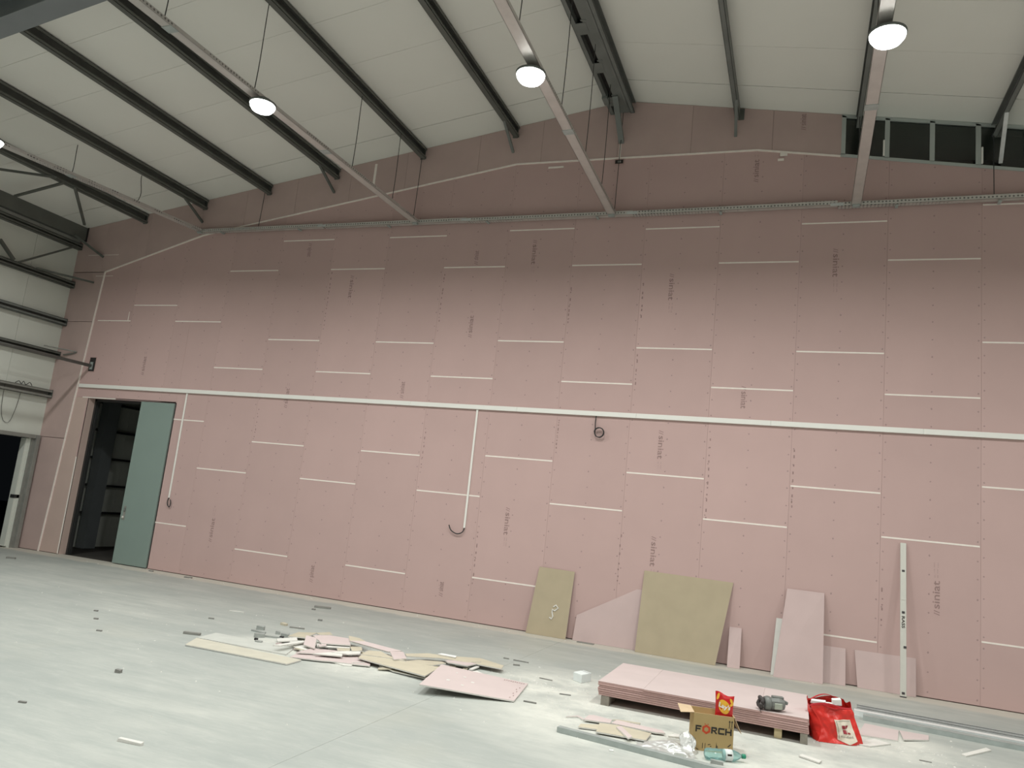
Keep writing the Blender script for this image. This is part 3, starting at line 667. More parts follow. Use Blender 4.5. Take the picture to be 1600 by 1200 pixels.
for y in LAMP_Y:
    for x in LAMP_X:
        i = LAMP_X.index(x)
        px, pz = (tray_pt(i, y).x, tray_pt(i, y).z) if i < 4 else (x, 6.83)
        if y < -5: px = x
        else: px = {0: -8.20, 1: -3.05, 2: 0.69, 3: 4.35}.get(i, x)
        make_lamp(px, y, LLAB.get((x, y), 'lit high-bay lamp %s, %s from the left wall' % ('near the pink wall' if y > -5 else 'above the camera', ('first', 'second', 'third', 'fourth', 'fifth')[i])), 6.70 if i else 6.62)

# ------------------------------------------------------------------ trunking and cables on the pink wall
t = thing('cable_trunking', 'long white horizontal trunking across the whole pink wall', 'trunking', (-2, -0.02, 3.46))
for a, b in ((-10.68, -8.7), (-8.698, -6.7), (-6.698, -4.7), (-4.698, -2.7), (-2.698, -0.7), (-0.698, 1.3), (1.302, 3.3), (3.302, 5.3), (5.302, 7.3), (7.302, 9.3)):
    MB().box(a, b, -0.045, -0.001, 3.465, 3.54).build('trunking_length', 'white', t, bevel=0.003)
for x, z0, lab in ((-7.735, 1.39, 'thin white vertical trunking beside the grey-green door'), (-1.42, 1.475, 'thin white vertical trunking dropping at the middle of the wall')):
    tag(MB().box(x - 0.017, x + 0.017, -0.022, -0.001, z0, 3.466).build('cable_trunking', 'white', bevel=0.003), lab, 'trunking')
def cable(pts, lab, r=0.009):
    P = [Vector(p) for p in pts]; out = []
    for i in range(len(P) - 1):
        p0, p1, p2, p3 = P[max(i - 1, 0)], P[i], P[i + 1], P[min(i + 2, len(P) - 1)]
        for k in range(6):
            u = k / 6; out.append(0.5 * ((2 * p1) + (p2 - p0) * u + (2 * p0 - 5 * p1 + 4 * p2 - p3) * u * u + (3 * p1 - p0 - 3 * p2 + p3) * u ** 3))
    out.append(P[-1])
    return tag(MB().tube(out, r, 7).build('cable', 'black', smooth=True), lab, 'cable')
cable([(-7.735, -0.012, 1.40), (-7.745, -0.025, 1.32), (-7.72, -0.03, 1.25), (-7.67, -0.03, 1.22), (-7.655, -0.03, 1.29), (-7.675, -0.03, 1.36)], 'short dark cable loop at the end of the trunking beside the door')
cable([(-1.42, -0.012, 1.48), (-1.43, -0.03, 1.42), (-1.47, -0.035, 1.385), (-1.53, -0.04, 1.37), (-1.60, -0.04, 1.39), (-1.655, -0.04, 1.43), (-1.69, -0.04, 1.50)], 'black cable curling up at the end of the middle trunking drop')
cp = [(0.655, -0.02, 3.47), (0.652, -0.03, 3.36), (0.66, -0.035, 3.25)]
for k in range(20):
    a = math.radians(180 + 38 * k); cp.append((0.735 + 0.075 * math.cos(a), -0.035 - 0.003 * k, 3.20 + 0.075 * math.sin(a)))
cable(cp, 'coiled black cable hanging below the trunking, right of the middle', 0.008)
cable([(XL + 0.06, -1.05, 3.35), (XL + 0.02, -1.0, 2.9), (XL + 0.02, -0.92, 2.6), (XL + 0.02, -0.78, 2.55), (XL + 0.02, -0.7, 2.8), (XL + 0.03, -0.66, 3.2)], 'thin cable loop hanging from the lowest girt above the doorway', 0.004)
cable([(XL + 0.08, -0.86, 3.37), (XL + 0.10, -0.80, 3.42), (XL + 0.1, -0.74, 3.37), (XL + 0.1, -0.70, 3.43), (XL + 0.1, -0.64, 3.37), (XL + 0.1, -0.56, 3.43), (XL + 0.1, -0.50, 3.37)], 'crumpled wire lying along the lowest wall girt', 0.007)

# ------------------------------------------------------------------ boards leaning on the pink wall
def leaning(name, bl, br, tr, tl, m, lab, th=0.0125, cat='board', extra=(), edge='gypsum'):
    t = thing(name, lab, cat, ((bl[0] + br[0]) / 2, bl[1], 0))
    poly = [Vector(p) for p in (bl, br, *extra, tr, tl)]
    nrm = (poly[1] - poly[0]).cross(poly[-1] - poly[0]).normalized()
    if nrm.y < 0: nrm = -nrm
    MB().prism([p + nrm * 0.0015 for p in poly], nrm * (th - 0.003)).build('core', edge, t)
    MB().prism([p for p in poly], nrm * 0.0015).build('face', m, t)
    return t, nrm
Z0 = 0.002
t, nn = leaning('plasterboard_offcut', (-0.143, -0.12, Z0), (0.50, -0.12, Z0), (0.531, -0.03, 1.010), (-0.048, -0.03, 1.017), 'tan', 'narrow tan board with a chalky scuff, leaning left of the others')
def on_board(t, bl, br, tl, pts, m, name, e=0.003):
    bl, br, tl = Vector(bl), Vector(br), Vector(tl); U = br - bl; V = tl - bl; n = U.cross(V).normalized()
    if n.y > 0: n = -n
    mb = MB(); mb.tube([bl + U * u + V * v + n * e for u, v in pts], 0.012, 5) if len(pts) > 2 else None
    mb.build(name, m, t)
on_board(t, (-0.143, -0.12, Z0), (0.50, -0.12, Z0), (-0.143, -0.03, 1.01), [(0.62, 0.44), (0.68, 0.47), (0.74, 0.43), (0.66, 0.385), (0.60, 0.40), (0.60, 0.36), (0.63, 0.30), (0.60, 0.26), (0.55, 0.28)], 'gypsum', 'scuff_mark')
q = [atw(x, y, -0.035) for x, y in ((895, 997), (992, 1019), (1004, 922), (995, 921), (901, 961))]
leaning('plasterboard_offcut', (q[0].x, -0.06, Z0), (q[1].x + 0.15, -0.06, Z0), (q[3].x, -0.014, q[3].z), (q[4].x, -0.03, q[4].z), 'pink_lean', 'pink board with a slanting top, half behind the big tan board', extra=((q[2].x + 0.15, -0.014, q[2].z),))
leaning('plasterboard_offcut', (1.580, -0.19, Z0), (2.725, -0.22, Z0), (2.896, -0.014, 1.150), (1.603, -0.014, 1.163), 'tan', 'big tan board with a slanted right edge leaning on the wall')
leaning('plasterboard_offcut', (2.885, -0.20, Z0), (3.052, -0.17, Z0), (3.044, -0.014, 0.535), (2.876, -0.014, 0.532), 'pink_lean', 'short narrow pink board standing right of the big tan board')
leaning('plasterboard_offcut', (3.460, -0.20, Z0), (3.60, -0.20, Z0), (3.64, -0.014, 0.745), (3.503, -0.014, 0.745), 'gypsum', 'narrow white board peeking out left of the tall pink board')
leaning('plasterboard_offcut', (3.500, -0.33, Z0), (4.125, -0.28, Z0), (4.114, -0.030, 1.168), (3.630, -0.030, 1.168), 'pink_lean', 'tall pink board leaning between the white strip and the short board')
leaning('plasterboard_offcut', (4.02, -0.13, Z0), (4.410, -0.12, Z0), (4.406, -0.014, 0.470), (4.02, -0.014, 0.470), 'pink_lean', 'short pink board tucked behind the tall pink board')
leaning('plasterboard_offcut', (4.560, -0.075, Z0), (5.258, -0.085, Z0), (5.258, -0.014, 0.480), (4.518, -0.014, 0.473), 'pink_lean', 'wide low pink board standing behind the long spirit level')
t = thing('spirit_level', 'long pale spirit level standing upright against the wall', 'spirit level', (5.085, -0.26, 0))
La, Lb = Vector((5.088, -0.26, 0.003)), Vector((5.080, -0.030, 1.962)); Ld = (Lb - La).normalized(); Ln = Vector((0, -Ld.z, Ld.y))
MB().obox(La + Ln * -0.012, Lb + Ln * -0.012, 0.072, 0.024, up=Ln).build('rail', 'lvl', t)
MB().obox(La + Ld * 1.22 + Ln * 0.002, Lb + Ln * 0.002, 0.066, 0.006, up=Ln).build('upper_face', 'lvl', t)
for s, dx in ((0.05, 0), (0.62, 0.02), (1.06, 0.0), (1.60, -0.0)):
    p = La + Ld * s + Ln * 0.004 + Vector((dx, 0, 0)); MB().obox(p - Ld * 0.014, p + Ld * 0.014, 0.034, 0.008, up=Ln).build('vial', 'vial', t, bevel=0.002)
mb = MB(); put_text(mb, text_verts('RASS', bold=0.02), La + Ld * 1.01 + Ln * 0.0025 + Vector((-0.018, 0, 0)), -Ld * 0.15, Vector((0.036, 0, 0))); mb.build('lettering', 'ink', t)
MB().obox(La + Ln * -0.012 - Ld * 0.0, La + Ld * 0.012 + Ln * -0.012, 0.076, 0.028, up=Ln).build('end_cap', 'vial', t)
tag(MB().box(0.70, 0.955, -0.20, -0.12, 0, 0.012).build('stud_offcut', 'metalframe'), 'short grey metal strip on the floor between the tan boards', 'metal offcut')

# ------------------------------------------------------------------ stack of pink boards
SX0, SX1, SYF, SYB = 1.89, 3.895, -3.735, -2.52
ZB, TH, NB = 0.092, 0.0195, 7
names = ['lowest', 'second', 'third', 'fourth', 'fifth', 'sixth']
for k in range(NB - 1):
    dx, dy = random.uniform(-0.008, 0.008), random.uniform(-0.008, 0.008); z = ZB + k * TH
    t = thing('plasterboard_sheet', '%s pink sheet of the low stack, counted from the floor' % names[k] if k else 'lowest pink sheet of the low stack, resting on the battens', 'board', (SX0 + 1, -3.1, z), 'pink sheets of the low stack')
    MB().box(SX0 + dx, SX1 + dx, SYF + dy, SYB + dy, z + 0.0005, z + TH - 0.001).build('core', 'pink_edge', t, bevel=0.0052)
z = ZB + (NB - 1) * TH
for x0, x1, y0, y1, lab in ((SX0 - 0.004, 2.3485, SYF - 0.004, -3.017, 'front left piece of the top layer on the low pink stack'), (SX0 - 0.004, 2.3485, -3.0158, SYB, 'back left piece of the top layer on the low pink stack'),
                            (2.350, 3.4635, SYF - 0.015, SYB, 'large middle sheet of the top layer on the low pink stack'), (3.465, SX1, SYF, SYB, 'right sheet of the top layer, under the grey tool')):
    t = thing('plasterboard_sheet', lab, 'board', ((x0 + x1) / 2, (y0 + y1) / 2, z), 'top layer of the low pink stack')
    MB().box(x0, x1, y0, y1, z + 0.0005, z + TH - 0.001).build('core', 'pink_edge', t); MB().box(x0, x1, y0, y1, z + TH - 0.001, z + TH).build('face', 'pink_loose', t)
ZT = z + TH
for x0, x1, m, lab in ((1.925, 2.01, 'greyblock', 'weathered grey batten under the left end of the stack'), (3.595, 3.665, 'wood', 'pale timber batten under the right part of the stack'), (3.825, 3.89, 'greyblock', 'grey batten under the right end of the stack')):
    tag(MB().box(x0, x1, SYF + (0.0 if m != 'wood' else 0.04), SYB + 0.05, 0, ZB).build('batten', m, bevel=0.004), lab, 'batten')

# grey tool on the stack
tx = Vector((3.560, -3.655, 0)); ax = Vector((0.93, 0.36, 0)).normalized()
t = thing('power_tool', 'grey and black tool lying on the right end of the stack', 'tool', (tx.x, tx.y, ZT))
c = Vector((tx.x, tx.y, ZT + 0.066))
MB().lathe([(-0.075, 0.03), (-0.070, 0.058), (-0.045, 0.066), (-0.02, 0.063), (-0.012, 0.05)], c, ax, 18).build('collar', 'toolgrey', t, True)
MB().lathe([(-0.012, 0.052), (0.0, 0.060), (0.06, 0.063), (0.085, 0.060), (0.115, 0.050), (0.125, 0.03)], c, ax, 10).build('body', 'toolgrey', t)
side = Vector((ax.y, -ax.x, 0))
MB().obox(c + ax * 0.01 + side * 0.055 + Vector((0, 0, -0.012)), c + ax * 0.085 + side * 0.053 + Vector((0, 0, -0.012)), 0.022, 0.055).build('panel', 'toollight', t, bevel=0.005)
MB().obox(c + ax * 0.125 + Vector((0, 0, 0.02)), c + ax * 0.15 + Vector((0, 0, 0.015)), 0.05, 0.03).build('clip', 'toolgrey', t, bevel=0.005)
MB().obox(c + ax * 0.0 + Vector((0, 0, 0.062)), c + ax * 0.11 + Vector((0, 0, 0.060)), 0.05, 0.02).build('rib', 'toolgrey', t, bevel=0.006)
h = c - ax * 0.105
mb = MB(); pts = []
for k in range(17):
    a = k / 16 * 2 * math.pi; pts.append(h + Vector((0, 0, 1)) * 0.045 * math.sin(a) + side * 0.04 * math.cos(a) + ax * 0.01 * math.sin(3 * a))
mb.tube(pts, 0.02, 8); mb.build('grip_ring', 'tooldark', t, True)
MB().obox(h + Vector((0, 0, 0.02)), h + ax * 0.05 + Vector((0, 0, 0.035)), 0.03, 0.04).build('trigger', 'tooldark', t, bevel=0.006)
MB().tube([h + Vector((0, 0, -0.05)), h - ax * 0.02 + side * 0.05 + Vector((0, 0, -0.062)), h - ax * 0.03 + side * 0.12 + Vector((0, 0, -0.063))], 0.003, 6).build('cord', 'tooldark', t)

# ------------------------------------------------------------------ cardboard box with the snack bag
B0 = Vector((2.957, -4.665, 0)); BD = Vector((0.347, 0.09, 0)).normalized(); BN = Vector((BD.y, -BD.x, 0)); BW, BH, BDp = 0.338, 0.302, 0.24
bx = lambda u, v, d=0.0: B0 + BD * u + Vector((0, 0, v)) - BN * d      # u along the front, v up, d into the box
t = thing('cardboard_box', 'open brown cardboard box with black lettering in front of the stack', 'box', B0 + BD * (BW / 2) - BN * (BDp / 2))
th = 0.005
def slab(a, b, c, d, off): return MB().prism([a, b, c, d], off)
front = slab(bx(0, 0), bx(BW, 0), bx(BW, BH), bx(0, BH), -BN * th).build('front_wall', 'card', t)
slab(bx(0, 0, BDp), bx(BW, 0, BDp), bx(BW, BH, BDp), bx(0, BH, BDp), BN * th).build('back_wall', 'card', t)
slab(bx(0, 0, th), bx(0, 0, BDp - th), bx(0, BH, BDp - th), bx(0, BH, th), BD * th).build('side_wall', 'card', t)
slab(bx(BW, 0, th), bx(BW, 0, BDp - th), bx(BW, BH, BDp - th), bx(BW, BH, th), -BD * th).build('side_wall', 'card', t)
slab(bx(th, 0.001, th), bx(BW - th, 0.001, th), bx(BW - th, 0.001, BDp - th), bx(th, 0.001, BDp - th), Vector((0, 0, 0.005))).build('bottom', 'card', t)
slab(bx(0, BH, 0.0), bx(0, BH, BDp), bx(-0.115, BH + 0.005, BDp), bx(-0.115, BH - 0.012, 0.0), Vector((0, 0, 0.004))).build('flap', 'card_in', t)
slab(bx(BW, BH, 0.0), bx(BW, BH, BDp), bx(BW + 0.062, BH - 0.125, BDp), bx(BW + 0.062, BH - 0.125, 0.0), BD * 0.005).build('flap', 'card_in', t)
slab(bx(0.004, BH, 0.004), bx(BW - 0.004, BH, 0.004), bx(BW - 0.004, BH - 0.10, 0.03), bx(0.004, BH - 0.10, 0.03), -BN * 0.004).build('flap', 'card_in', t)
slab(bx(0.004, BH, BDp - 0.004), bx(BW - 0.004, BH, BDp - 0.004), bx(BW - 0.004, BH - 0.11, BDp - 0.02), bx(0.004, BH - 0.11, BDp - 0.02), BN * 0.004).build('flap', 'card', t)
def flat(mb, polys, P, s, sv=None):                # 2-D polygons (u, v) on the box front
    sv = s if sv is None else sv
    for poly in polys: mb.add([bx(P[0] + u * s, P[1] + v * sv, -0.0012) for u, v in poly], [tuple(range(len(poly)))])
rc = lambda a, b, c, d: [(a, b), (c, b), (c, d), (a, d)]
LH = 0.054; PY = 0.150
mb = MB()
flat(mb, [rc(0, 0, .24, 1), rc(.24, .74, .95, 1), rc(.24, .36, .82, .6)], (0.018, PY), 0.052, LH); mb.build('letter', 'ink', front)
R = [rc(0, 0, .24, 1), rc(.24, .74, .8, 1), [(.66, .44), (.9, .55), (.9, .9), (.8, 1), (.66, 1)], rc(.24, .34, .7, .56), [(.42, .34), (.70, .34), (1.0, 0), (.70, 0)]]
Cc = [[(0, .12), (.24, .26), (.24, .74), (0, .88)], [(0, .88), (.24, .74), (.95, .74), (.95, 1), (.12, 1)], [(.12, 0), (.95, 0), (.95, .26), (.24, .26), (0, .12)]]
H = [rc(0, 0, .24, 1), rc(.72, 0, .96, 1), rc(.24, .37, .72, .62)]
for sh_, u_, w_ in ((R, 0.150, 0.054), (Cc, 0.208, 0.056), (H, 0.267, 0.058)):
    mb = MB(); flat(mb, sh_, (u_, PY), w_, LH); mb.build('letter', 'ink', front)
# this-way-up arrows and the tool silhouettes printed along the bottom
for u in (0.298, 0.318):
    mb = MB(); flat(mb, [rc(0, 0, .006, .042), [(-.006, .040), (.012, .040), (.003, .056)]], (u, 0.218), 1); mb.build('arrow_mark', 'ink', front)
mb = MB(); flat(mb, [rc(0, 0, .034, .004)], (0.293, 0.210), 1); mb.build('arrow_mark', 'ink', front)
for poly in ([(.082, .02), (.087, .02), (.087, .065), (.082, .065)], [(.103, .025), (.107, .025), (.109, .066), (.105, .066)], [(.128, .052), (.150, .058), (.150, .064), (.128, .058)],
             [(.148, .04), (.16, .045), (.158, .05), (.146, .046)], [(.197, .03), (.206, .03), (.203, .06), (.198, .085)], [(.206, .045), (.214, .03), (.212, .05), (.206, .06)],
             [(.292, .06), (.318, .084), (.322, .078), (.298, .056)], [(.30, .035), (.312, .045), (.308, .052), (.298, .042)], [(.012, .085), (.020, .098), (.022, .094), (.016, .082)],
             [(.02, .02), (.05, .004), (.053, .009), (.024, .024)]): mb = MB(); flat(mb, [poly], (0, 0), 1); mb.build('tool_picture', 'ink', front)
hx = [(math.cos(math.radians(90 + 60 * k)), math.sin(math.radians(90 + 60 * k))) for k in range(6)]
mb = MB()
for k in range(6):
    a, b = hx[k], hx[(k + 1) % 6]; flat(mb, [[a, b, (b[0] * .5, b[1] * .5), (a[0] * .5, a[1] * .5)]], (0.109, PY + LH * 0.5), 0.039)
flat(mb, [rc(-.42, .98, -.2, 1.18), rc(.2, .98, .42, 1.18)], (0.109, PY + LH * 0.5), 0.039)
mb.build('emblem', 'inkred', front)
# snack bag standing in the box
cb = bx(0.262, 0.0, 0.075); sw, sh, sz0 = 0.165, 0.275, 0.205
t = thing('snack_bag', 'red crisp bag with a yellow disc standing in the cardboard box', 'bag', cb + Vector((0, 0, sz0)))
def sb(u, v, side, e=0.0):                         # u,v in 0..1
    u = min(max(u, 0.0), 1.0)
    w = 1 - 0.10 * math.sin(v * math.pi); puff = 0.032 * (math.sin(u * math.pi) ** 0.6) * (math.sin(min(max(v, 0), 1) * math.pi) ** 0.55)
    x = (u - 0.5) * sw * w; zz = sz0 + v * sh * (1 - 0.10 * (u - 0.1)) + 0.009 * math.sin(u * 6.5 + 0.5) * v
    n = noise.noise(Vector((u * 5, v * 6, 3.1 * side))) * 0.006
    return cb + BD * x + BN * (side * (puff + n * math.sin(u * math.pi)) + e) + Vector((0, 0, zz))
MB().grid(lambda u, v: sb(u, v, 1), 16, 20).grid(lambda u, v: sb(u, v, -1), 16, 20).build('film', 'chipred', t, True)
def on_sb(poly, e): return [sb(u, v, 1, e) for u, v in poly]
def disc(cu, cv, ru, rv, e, rot=0.0, n=20):
    P = [(cu, cv)] + [(cu + ru * math.cos(2 * math.pi * k / n) * math.cos(rot) - rv * math.sin(2 * math.pi * k / n) * math.sin(rot), cv + ru * math.cos(2 * math.pi * k / n) * math.sin(rot) + rv * math.sin(2 * math.pi * k / n) * math.cos(rot)) for k in range(n)]
    return MB().add(on_sb(P, e), [(0, 1 + k, 1 + (k + 1) % n) for k in range(n)])
disc(0.47, 0.62, 0.33, 0.21, 0.003).build('yellow_disc', 'chipyel', t, True)
m_ = disc(0.47, 0.36, 0.40, 0.05, 0.0035); m_.build('red_banner', 'chipred', t, True)
for cu, cv, r in ((0.13, 0.86, 0.9), (0.86, 0.84, 2.4), (0.90, 0.74, 0.3)): disc(cu, cv, 0.12, 0.055, 0.003, r).build('crisp_picture', 'chipyel', t, True)
tv = text_verts("Lay's", bold=0.03, shear=0.15)
MB().add([sb(0.15 + 0.66 * x, 0.53 + 0.19 * y, 1, 0.011) for x, y in tv[0]], tv[1]).build('lettering', 'paper', t)

tag(MB().box(0,1,0,1,0,1).build('x', 'paper')) if False else None
mb = MB()
q_ = [bx(0.02, 0.012, 0.02), bx(BW - 0.02, 0.012, 0.02), bx(BW - 0.02, 0.012, BDp - 0.02), bx(0.02, 0.012, BDp - 0.02)]
mb.hexa(q_ + [p + Vector((0, 0, 0.185 + 0.01 * k)) for k, p in enumerate(q_)])
tag(mb.build('paper_wad', 'card_in', bevel=0.02), 'crumpled packing paper inside the open cardboard box', 'packing paper')
# ------------------------------------------------------------------ bottle, film bag, white block
b0 = at(1101, 1177, 0.045); b1 = at(1160, 1182, 0.045); bd = (b1 - b0); bd.z = 0; bl_ = bd.length; bd.normalize(); b0 = Vector((b0.x, b0.y, 0.046))
t = thing('plastic_bottle', 'pale blue-green plastic bottle lying before the cardboard box', 'bottle', (b0.x, b0.y, 0))
s = bl_ / 0.34
MB().lathe([(0.0, 0.015), (0.004, 0.036), (0.02, 0.044), (0.05, 0.045), (0.07, 0.042), (0.09, 0.045), (0.12, 0.042), (0.14, 0.045), (0.21, 0.045), (0.25, 0.043), (0.285, 0.030), (0.305, 0.016), (0.318, 0.014)], b0, bd * 1.0, 22).build('body', 'pet', t, True)
MB().lathe([(0.165, 0.0458), (0.228, 0.0458)], b0, bd, 22).build('label', 'box_white', t, True)
MB().lathe([(0.316, 0.017), (0.319, 0.019), (0.345, 0.019), (0.348, 0.015)], b0, bd, 16).build('cap', 'capgreen', t, True)
bs = Vector((bd.y, -bd.x, 0)); MB().obox(b0 + bd * 0.178 + bs * 0.044 + Vector((0, 0, 0.012)), b0 + bd * 0.215 + bs * 0.044 + Vector((0, 0, 0.012)), 0.004, 0.014).build('label_print', 'ink', t)
fb = at(1040, 1172); t = thing('film_bag', 'crumpled clear plastic bag lying left of the cardboard box', 'bag', fb)
fx = Vector((0.94, 0.34, 0)); fy = Vector((-0.34, 0.94, 0))
def film(u, v):
    a = (u - 0.5) * 2; b = (v - 0.5) * 2; r = min(1, math.sqrt(a * a + b * b)); hgt = max(0.0, 1 - r ** 2) ** 0.6
    p = Vector((a, b, 0)); n = noise.noise(Vector((a * 2.0, b * 2.0, 0.3))) + 0.4 * noise.noise(Vector((a * 4.5, b * 4.5, 4.0)))
    rid = abs(noise.noise(Vector((a * 3.0, b * 3.0, 9.0))))
    return fb + fx * a * (0.25 + 0.05 * n * r) + fy * b * (0.17 + 0.05 * n * r) + Vector((0, 0, 0.004 + hgt * (0.045 + 0.035 * n) * (0.8 + 0.5 * a) + 0.025 * rid * hgt + 0.006 * abs(noise.noise(Vector((a * 14, b * 14, 2.0)))) * hgt))
MB().grid(film, 60, 46).build('film', 'film', t, True)
def roll(u, v):
    a = u * 2 * math.pi; c = at(1074, 1160, 0.07); r = (0.052 + 0.010 * math.sin(5 * a) + 0.006 * math.sin(9 * a + 5 * v)) * (0.55 + 0.65 * math.sin(min(1.0, v * 1.1) * math.pi * 0.85))
    return c + Vector((0.03 * (v - 0.5), -0.10 * (v - 0.5), 0.10 * (0.5 - v))) + Vector((math.cos(a) * r, math.sin(a) * r * 0.7, math.sin(a) * r * 0.7))
MB().grid(roll, 40, 10).build('twisted_end', 'paper', t, True)
w = [at(895, 1063), at(908, 1068), at(923, 1065)]
ex = (w[2] - w[1]); ey = (w[0] - w[1]); hh = 0.095
t = thing('foam_block', 'small white block on the dusty floor left of the stack', 'block', w[1])
MB().hexa([w[1], w[2], w[2] + ey, w[0], w[1] + Vector((0, 0, hh)), w[2] + Vector((0, 0, hh)), w[2] + ey + Vector((0, 0, hh)), w[0] + Vector((0, 0, hh))]).build('body', 'box_white', t, bevel=0.004)
top = w[1] + ex * 0.78 + Vector((0, 0, hh + 0.001)); MB().add([top, top + ex * 0.06, top + ex * 0.06 + ey, top + ey], [(0, 1, 2, 3)]).build('seam', 'cordgrey', t)

# ------------------------------------------------------------------ red shopping bag
gc = Vector((4.175, -3.42, 0)); gx = Vector((0.975, 0.22, 0)).normalized(); gy = Vector((gx.y, -gx.x, 0))   # gy faces the camera side
t = thing('shopping_bag', 'full red shopping bag with a white crest beside the stack', 'bag', gc)
BFL = (Vector((3.985, -3.52, 0)), Vector((3.915, -3.44, 0.315)))      # corners of the sack: base, rim (front left ... back left)
BFR = (Vector((4.395, -3.33, 0)), Vector((4.275, -3.31, 0.335)))
BBR = (Vector((4.300, -3.11, 0)), Vector((4.225, -3.20, 0.36)))
BBL = (Vector((3.900, -3.27, 0)), Vector((3.885, -3.34, 0.36)))
def bagp(u, v, e=0.0):                             # u round the bag: 0..0.4 front from left to right, then right, back, left
    u = u % 1.0
    def cor(c): return c[0].lerp(c[1], v)
    segs = ((0.0, 0.4, BFL, BFR, 0.030), (0.4, 0.5, BFR, BBR, 0.015), (0.5, 0.9, BBR, BBL, 0.03), (0.9, 1.0, BBL, BFL, 0.015))
    for a0, a1, p, q, bul in segs:
        if u <= a1 + 1e-9:
            f = (u - a0) / (a1 - a0); P, Q_ = cor(p), cor(q); d = (Q_ - P); nrm = Vector((d.y, -d.x, 0)).normalized()
            w = P.lerp(Q_, f); mid = math.sin(f * math.pi)
            n = noise.noise(Vector((w.x * 9, w.y * 9, v * 2.6))); n2 = noise.noise(Vector((w.x * 24, w.y * 24, v * 7)))
            k = (0.030 * n + 0.014 * n2) * (0.55 + 0.45 * mid) * (0.6 if v > 0.92 else 1.0)
            sq = -0.055 * math.sin(min(1, v * 1.15) * math.pi) * (1 - f) ** 3 if p is BFL else (-0.055 * math.sin(min(1, v * 1.15) * math.pi) * f ** 3 if q is BFL else 0)
            w = w + nrm * (bul * mid + k + e) + (Vector((1, 0.4, 0)) * -sq)
            w.z = max(w.z, 0.003) + (0.02 * math.sin(f * 5) * v if v > 0.9 else 0)
            return w
MB().grid(bagp, 100, 30).build('sack', 'bagred', t, True)
MB().grid(lambda u, v: bagp(u, 0.0) * v + (gc + Vector((0, 0.1, 0.004))) * (1 - v), 40, 1).build('bottom', 'bagredlip', t)
MB().grid(lambda u, v: bagp(u, 0.955 + v * 0.05, 0.003), 100, 1).build('rim', 'bagredlip', t, True)
def fillgrid(x0, x1, y0, y1, e, nu=14, nv=14, shield=False):
    def f(u, v):
        lo = y0 - (0.09 * (1 - abs(u - 0.5) * 2) if shield else 0)
        return bagp(x0 + (x1 - x0) * u, lo + (y1 - lo) * v, e)
    return MB().grid(f, nu, nv)
cu0, cu1, cv0, cv1 = 0.172, 0.345, 0.11, 0.64
fillgrid(cu0, cu1, cv0, cv1, 0.005, shield=True).build('crest', 'label', t, True)
mb = MB()
for a in ((cu0 + 0.012, cu0 + 0.016, cv0 + 0.03, cv1 - 0.03), (cu0 + 0.012, cu1 - 0.008, cv1 - 0.04, cv1 - 0.028)): mb.grid(lambda u, v, a=a: bagp(a[0] + (a[1] - a[0]) * u, a[2] + (a[3] - a[2]) * v, 0.0075), 6, 6)
mb.build('crest_border', 'labelgrey', t)
mb = MB(); ku = cu0 + 0.060; kw = 0.033; kv = 0.29
for a in ((ku, ku + kw, kv + 0.11, kv + 0.205), (ku, ku + kw, kv - 0.005, kv + 0.09)): mb.grid(lambda u, v, a=a: bagp(a[0] + (a[1] - a[0]) * u, a[2] + (a[3] - a[2]) * v, 0.0085), 3, 3)
k2 = ku + kw + 0.006
mb.add([bagp(u, v, 0.0085) for u, v in ((k2, kv + 0.11), (k2, kv + 0.205), (k2 + 0.036, kv + 0.205))], [(0, 1, 2)]); mb.add([bagp(u, v, 0.0085) for u, v in ((k2, kv - 0.005), (k2 + 0.036, kv - 0.005), (k2, kv + 0.09))], [(0, 1, 2)])
mb.build('emblem', 'logo', t)
tv = text_verts('Kaufland', bold=0.01); MB().add([bagp(cu0 + 0.03 + 0.115 * x, 0.185 + 0.055 * y, 0.0085) for x, y in tv[0]], tv[1]).build('lettering', 'labelgrey', t)
def strap(u0, u1, hgt, fwd):
    a = bagp(u0, 0.97); b = bagp(u1, 0.97); mb = MB(); pts = []
    for k in range(13):
        f = k / 12; p = a.lerp(b, f) + Vector((0, 0, hgt * math.sin(f * math.pi))) + gy * fwd * math.sin(f * math.pi); pts.append(p)
    for p, q in zip(pts[:-1], pts[1:]): mb.obox(p, q, 0.022, 0.005)
    return mb
strap(0.88, 0.58, 0.045, 0.0).build('handle', 'bagredlip', t); strap(0.10, 0.30, -0.015, 0.02).build('handle', 'bagredlip', t)
cont = 'papers and wrappers in the red bag'
tc_ = Vector((4.075, -3.315, 0.0))
for (du, dv, dz, sx_, sy_, sz_, rot, lab) in ((-0.10, 0.01, 0.325, 0.13, 0.05, 0.035, 0.2, 'white wrapper at the left of the red bag'), (0.075, 0.0, 0.345, 0.09, 0.03, 0.06, -0.2, 'bright white carton sticking out of the red bag'),
                                              (0.0, -0.01, 0.305, 0.14, 0.05, 0.04, 0.1, 'crumpled pale paper in the middle of the red bag')):
    c = tc_ + gx * du + gy * dv + Vector((0, 0, dz)); e1 = (gx * math.cos(rot) + gy * math.sin(rot)) * sx_ / 2; e2 = (gy * math.cos(rot) - gx * math.sin(rot)) * sy_ / 2; e3 = Vector((0.02 * rot, 0, sz_ / 2))
    tag(MB().hexa([c - e1 - e2 - e3, c + e1 - e2 - e3, c + e1 + e2 - e3, c - e1 + e2 - e3, c - e1 - e2 + e3, c + e1 - e2 + e3 * 1.4, c + e1 + e2 + e3, c - e1 + e2 + e3 * 0.7]).build('paper_wrapper', 'paper', bevel=0.004), lab, 'wrapper', cont)
tag(MB().box(3.99, 4.16, -3.36, -3.27, 0.02, 0.29).build('bag_filling', 'label', bevel=0.02), 'pale bulk filling the inside of the red bag', 'filling')

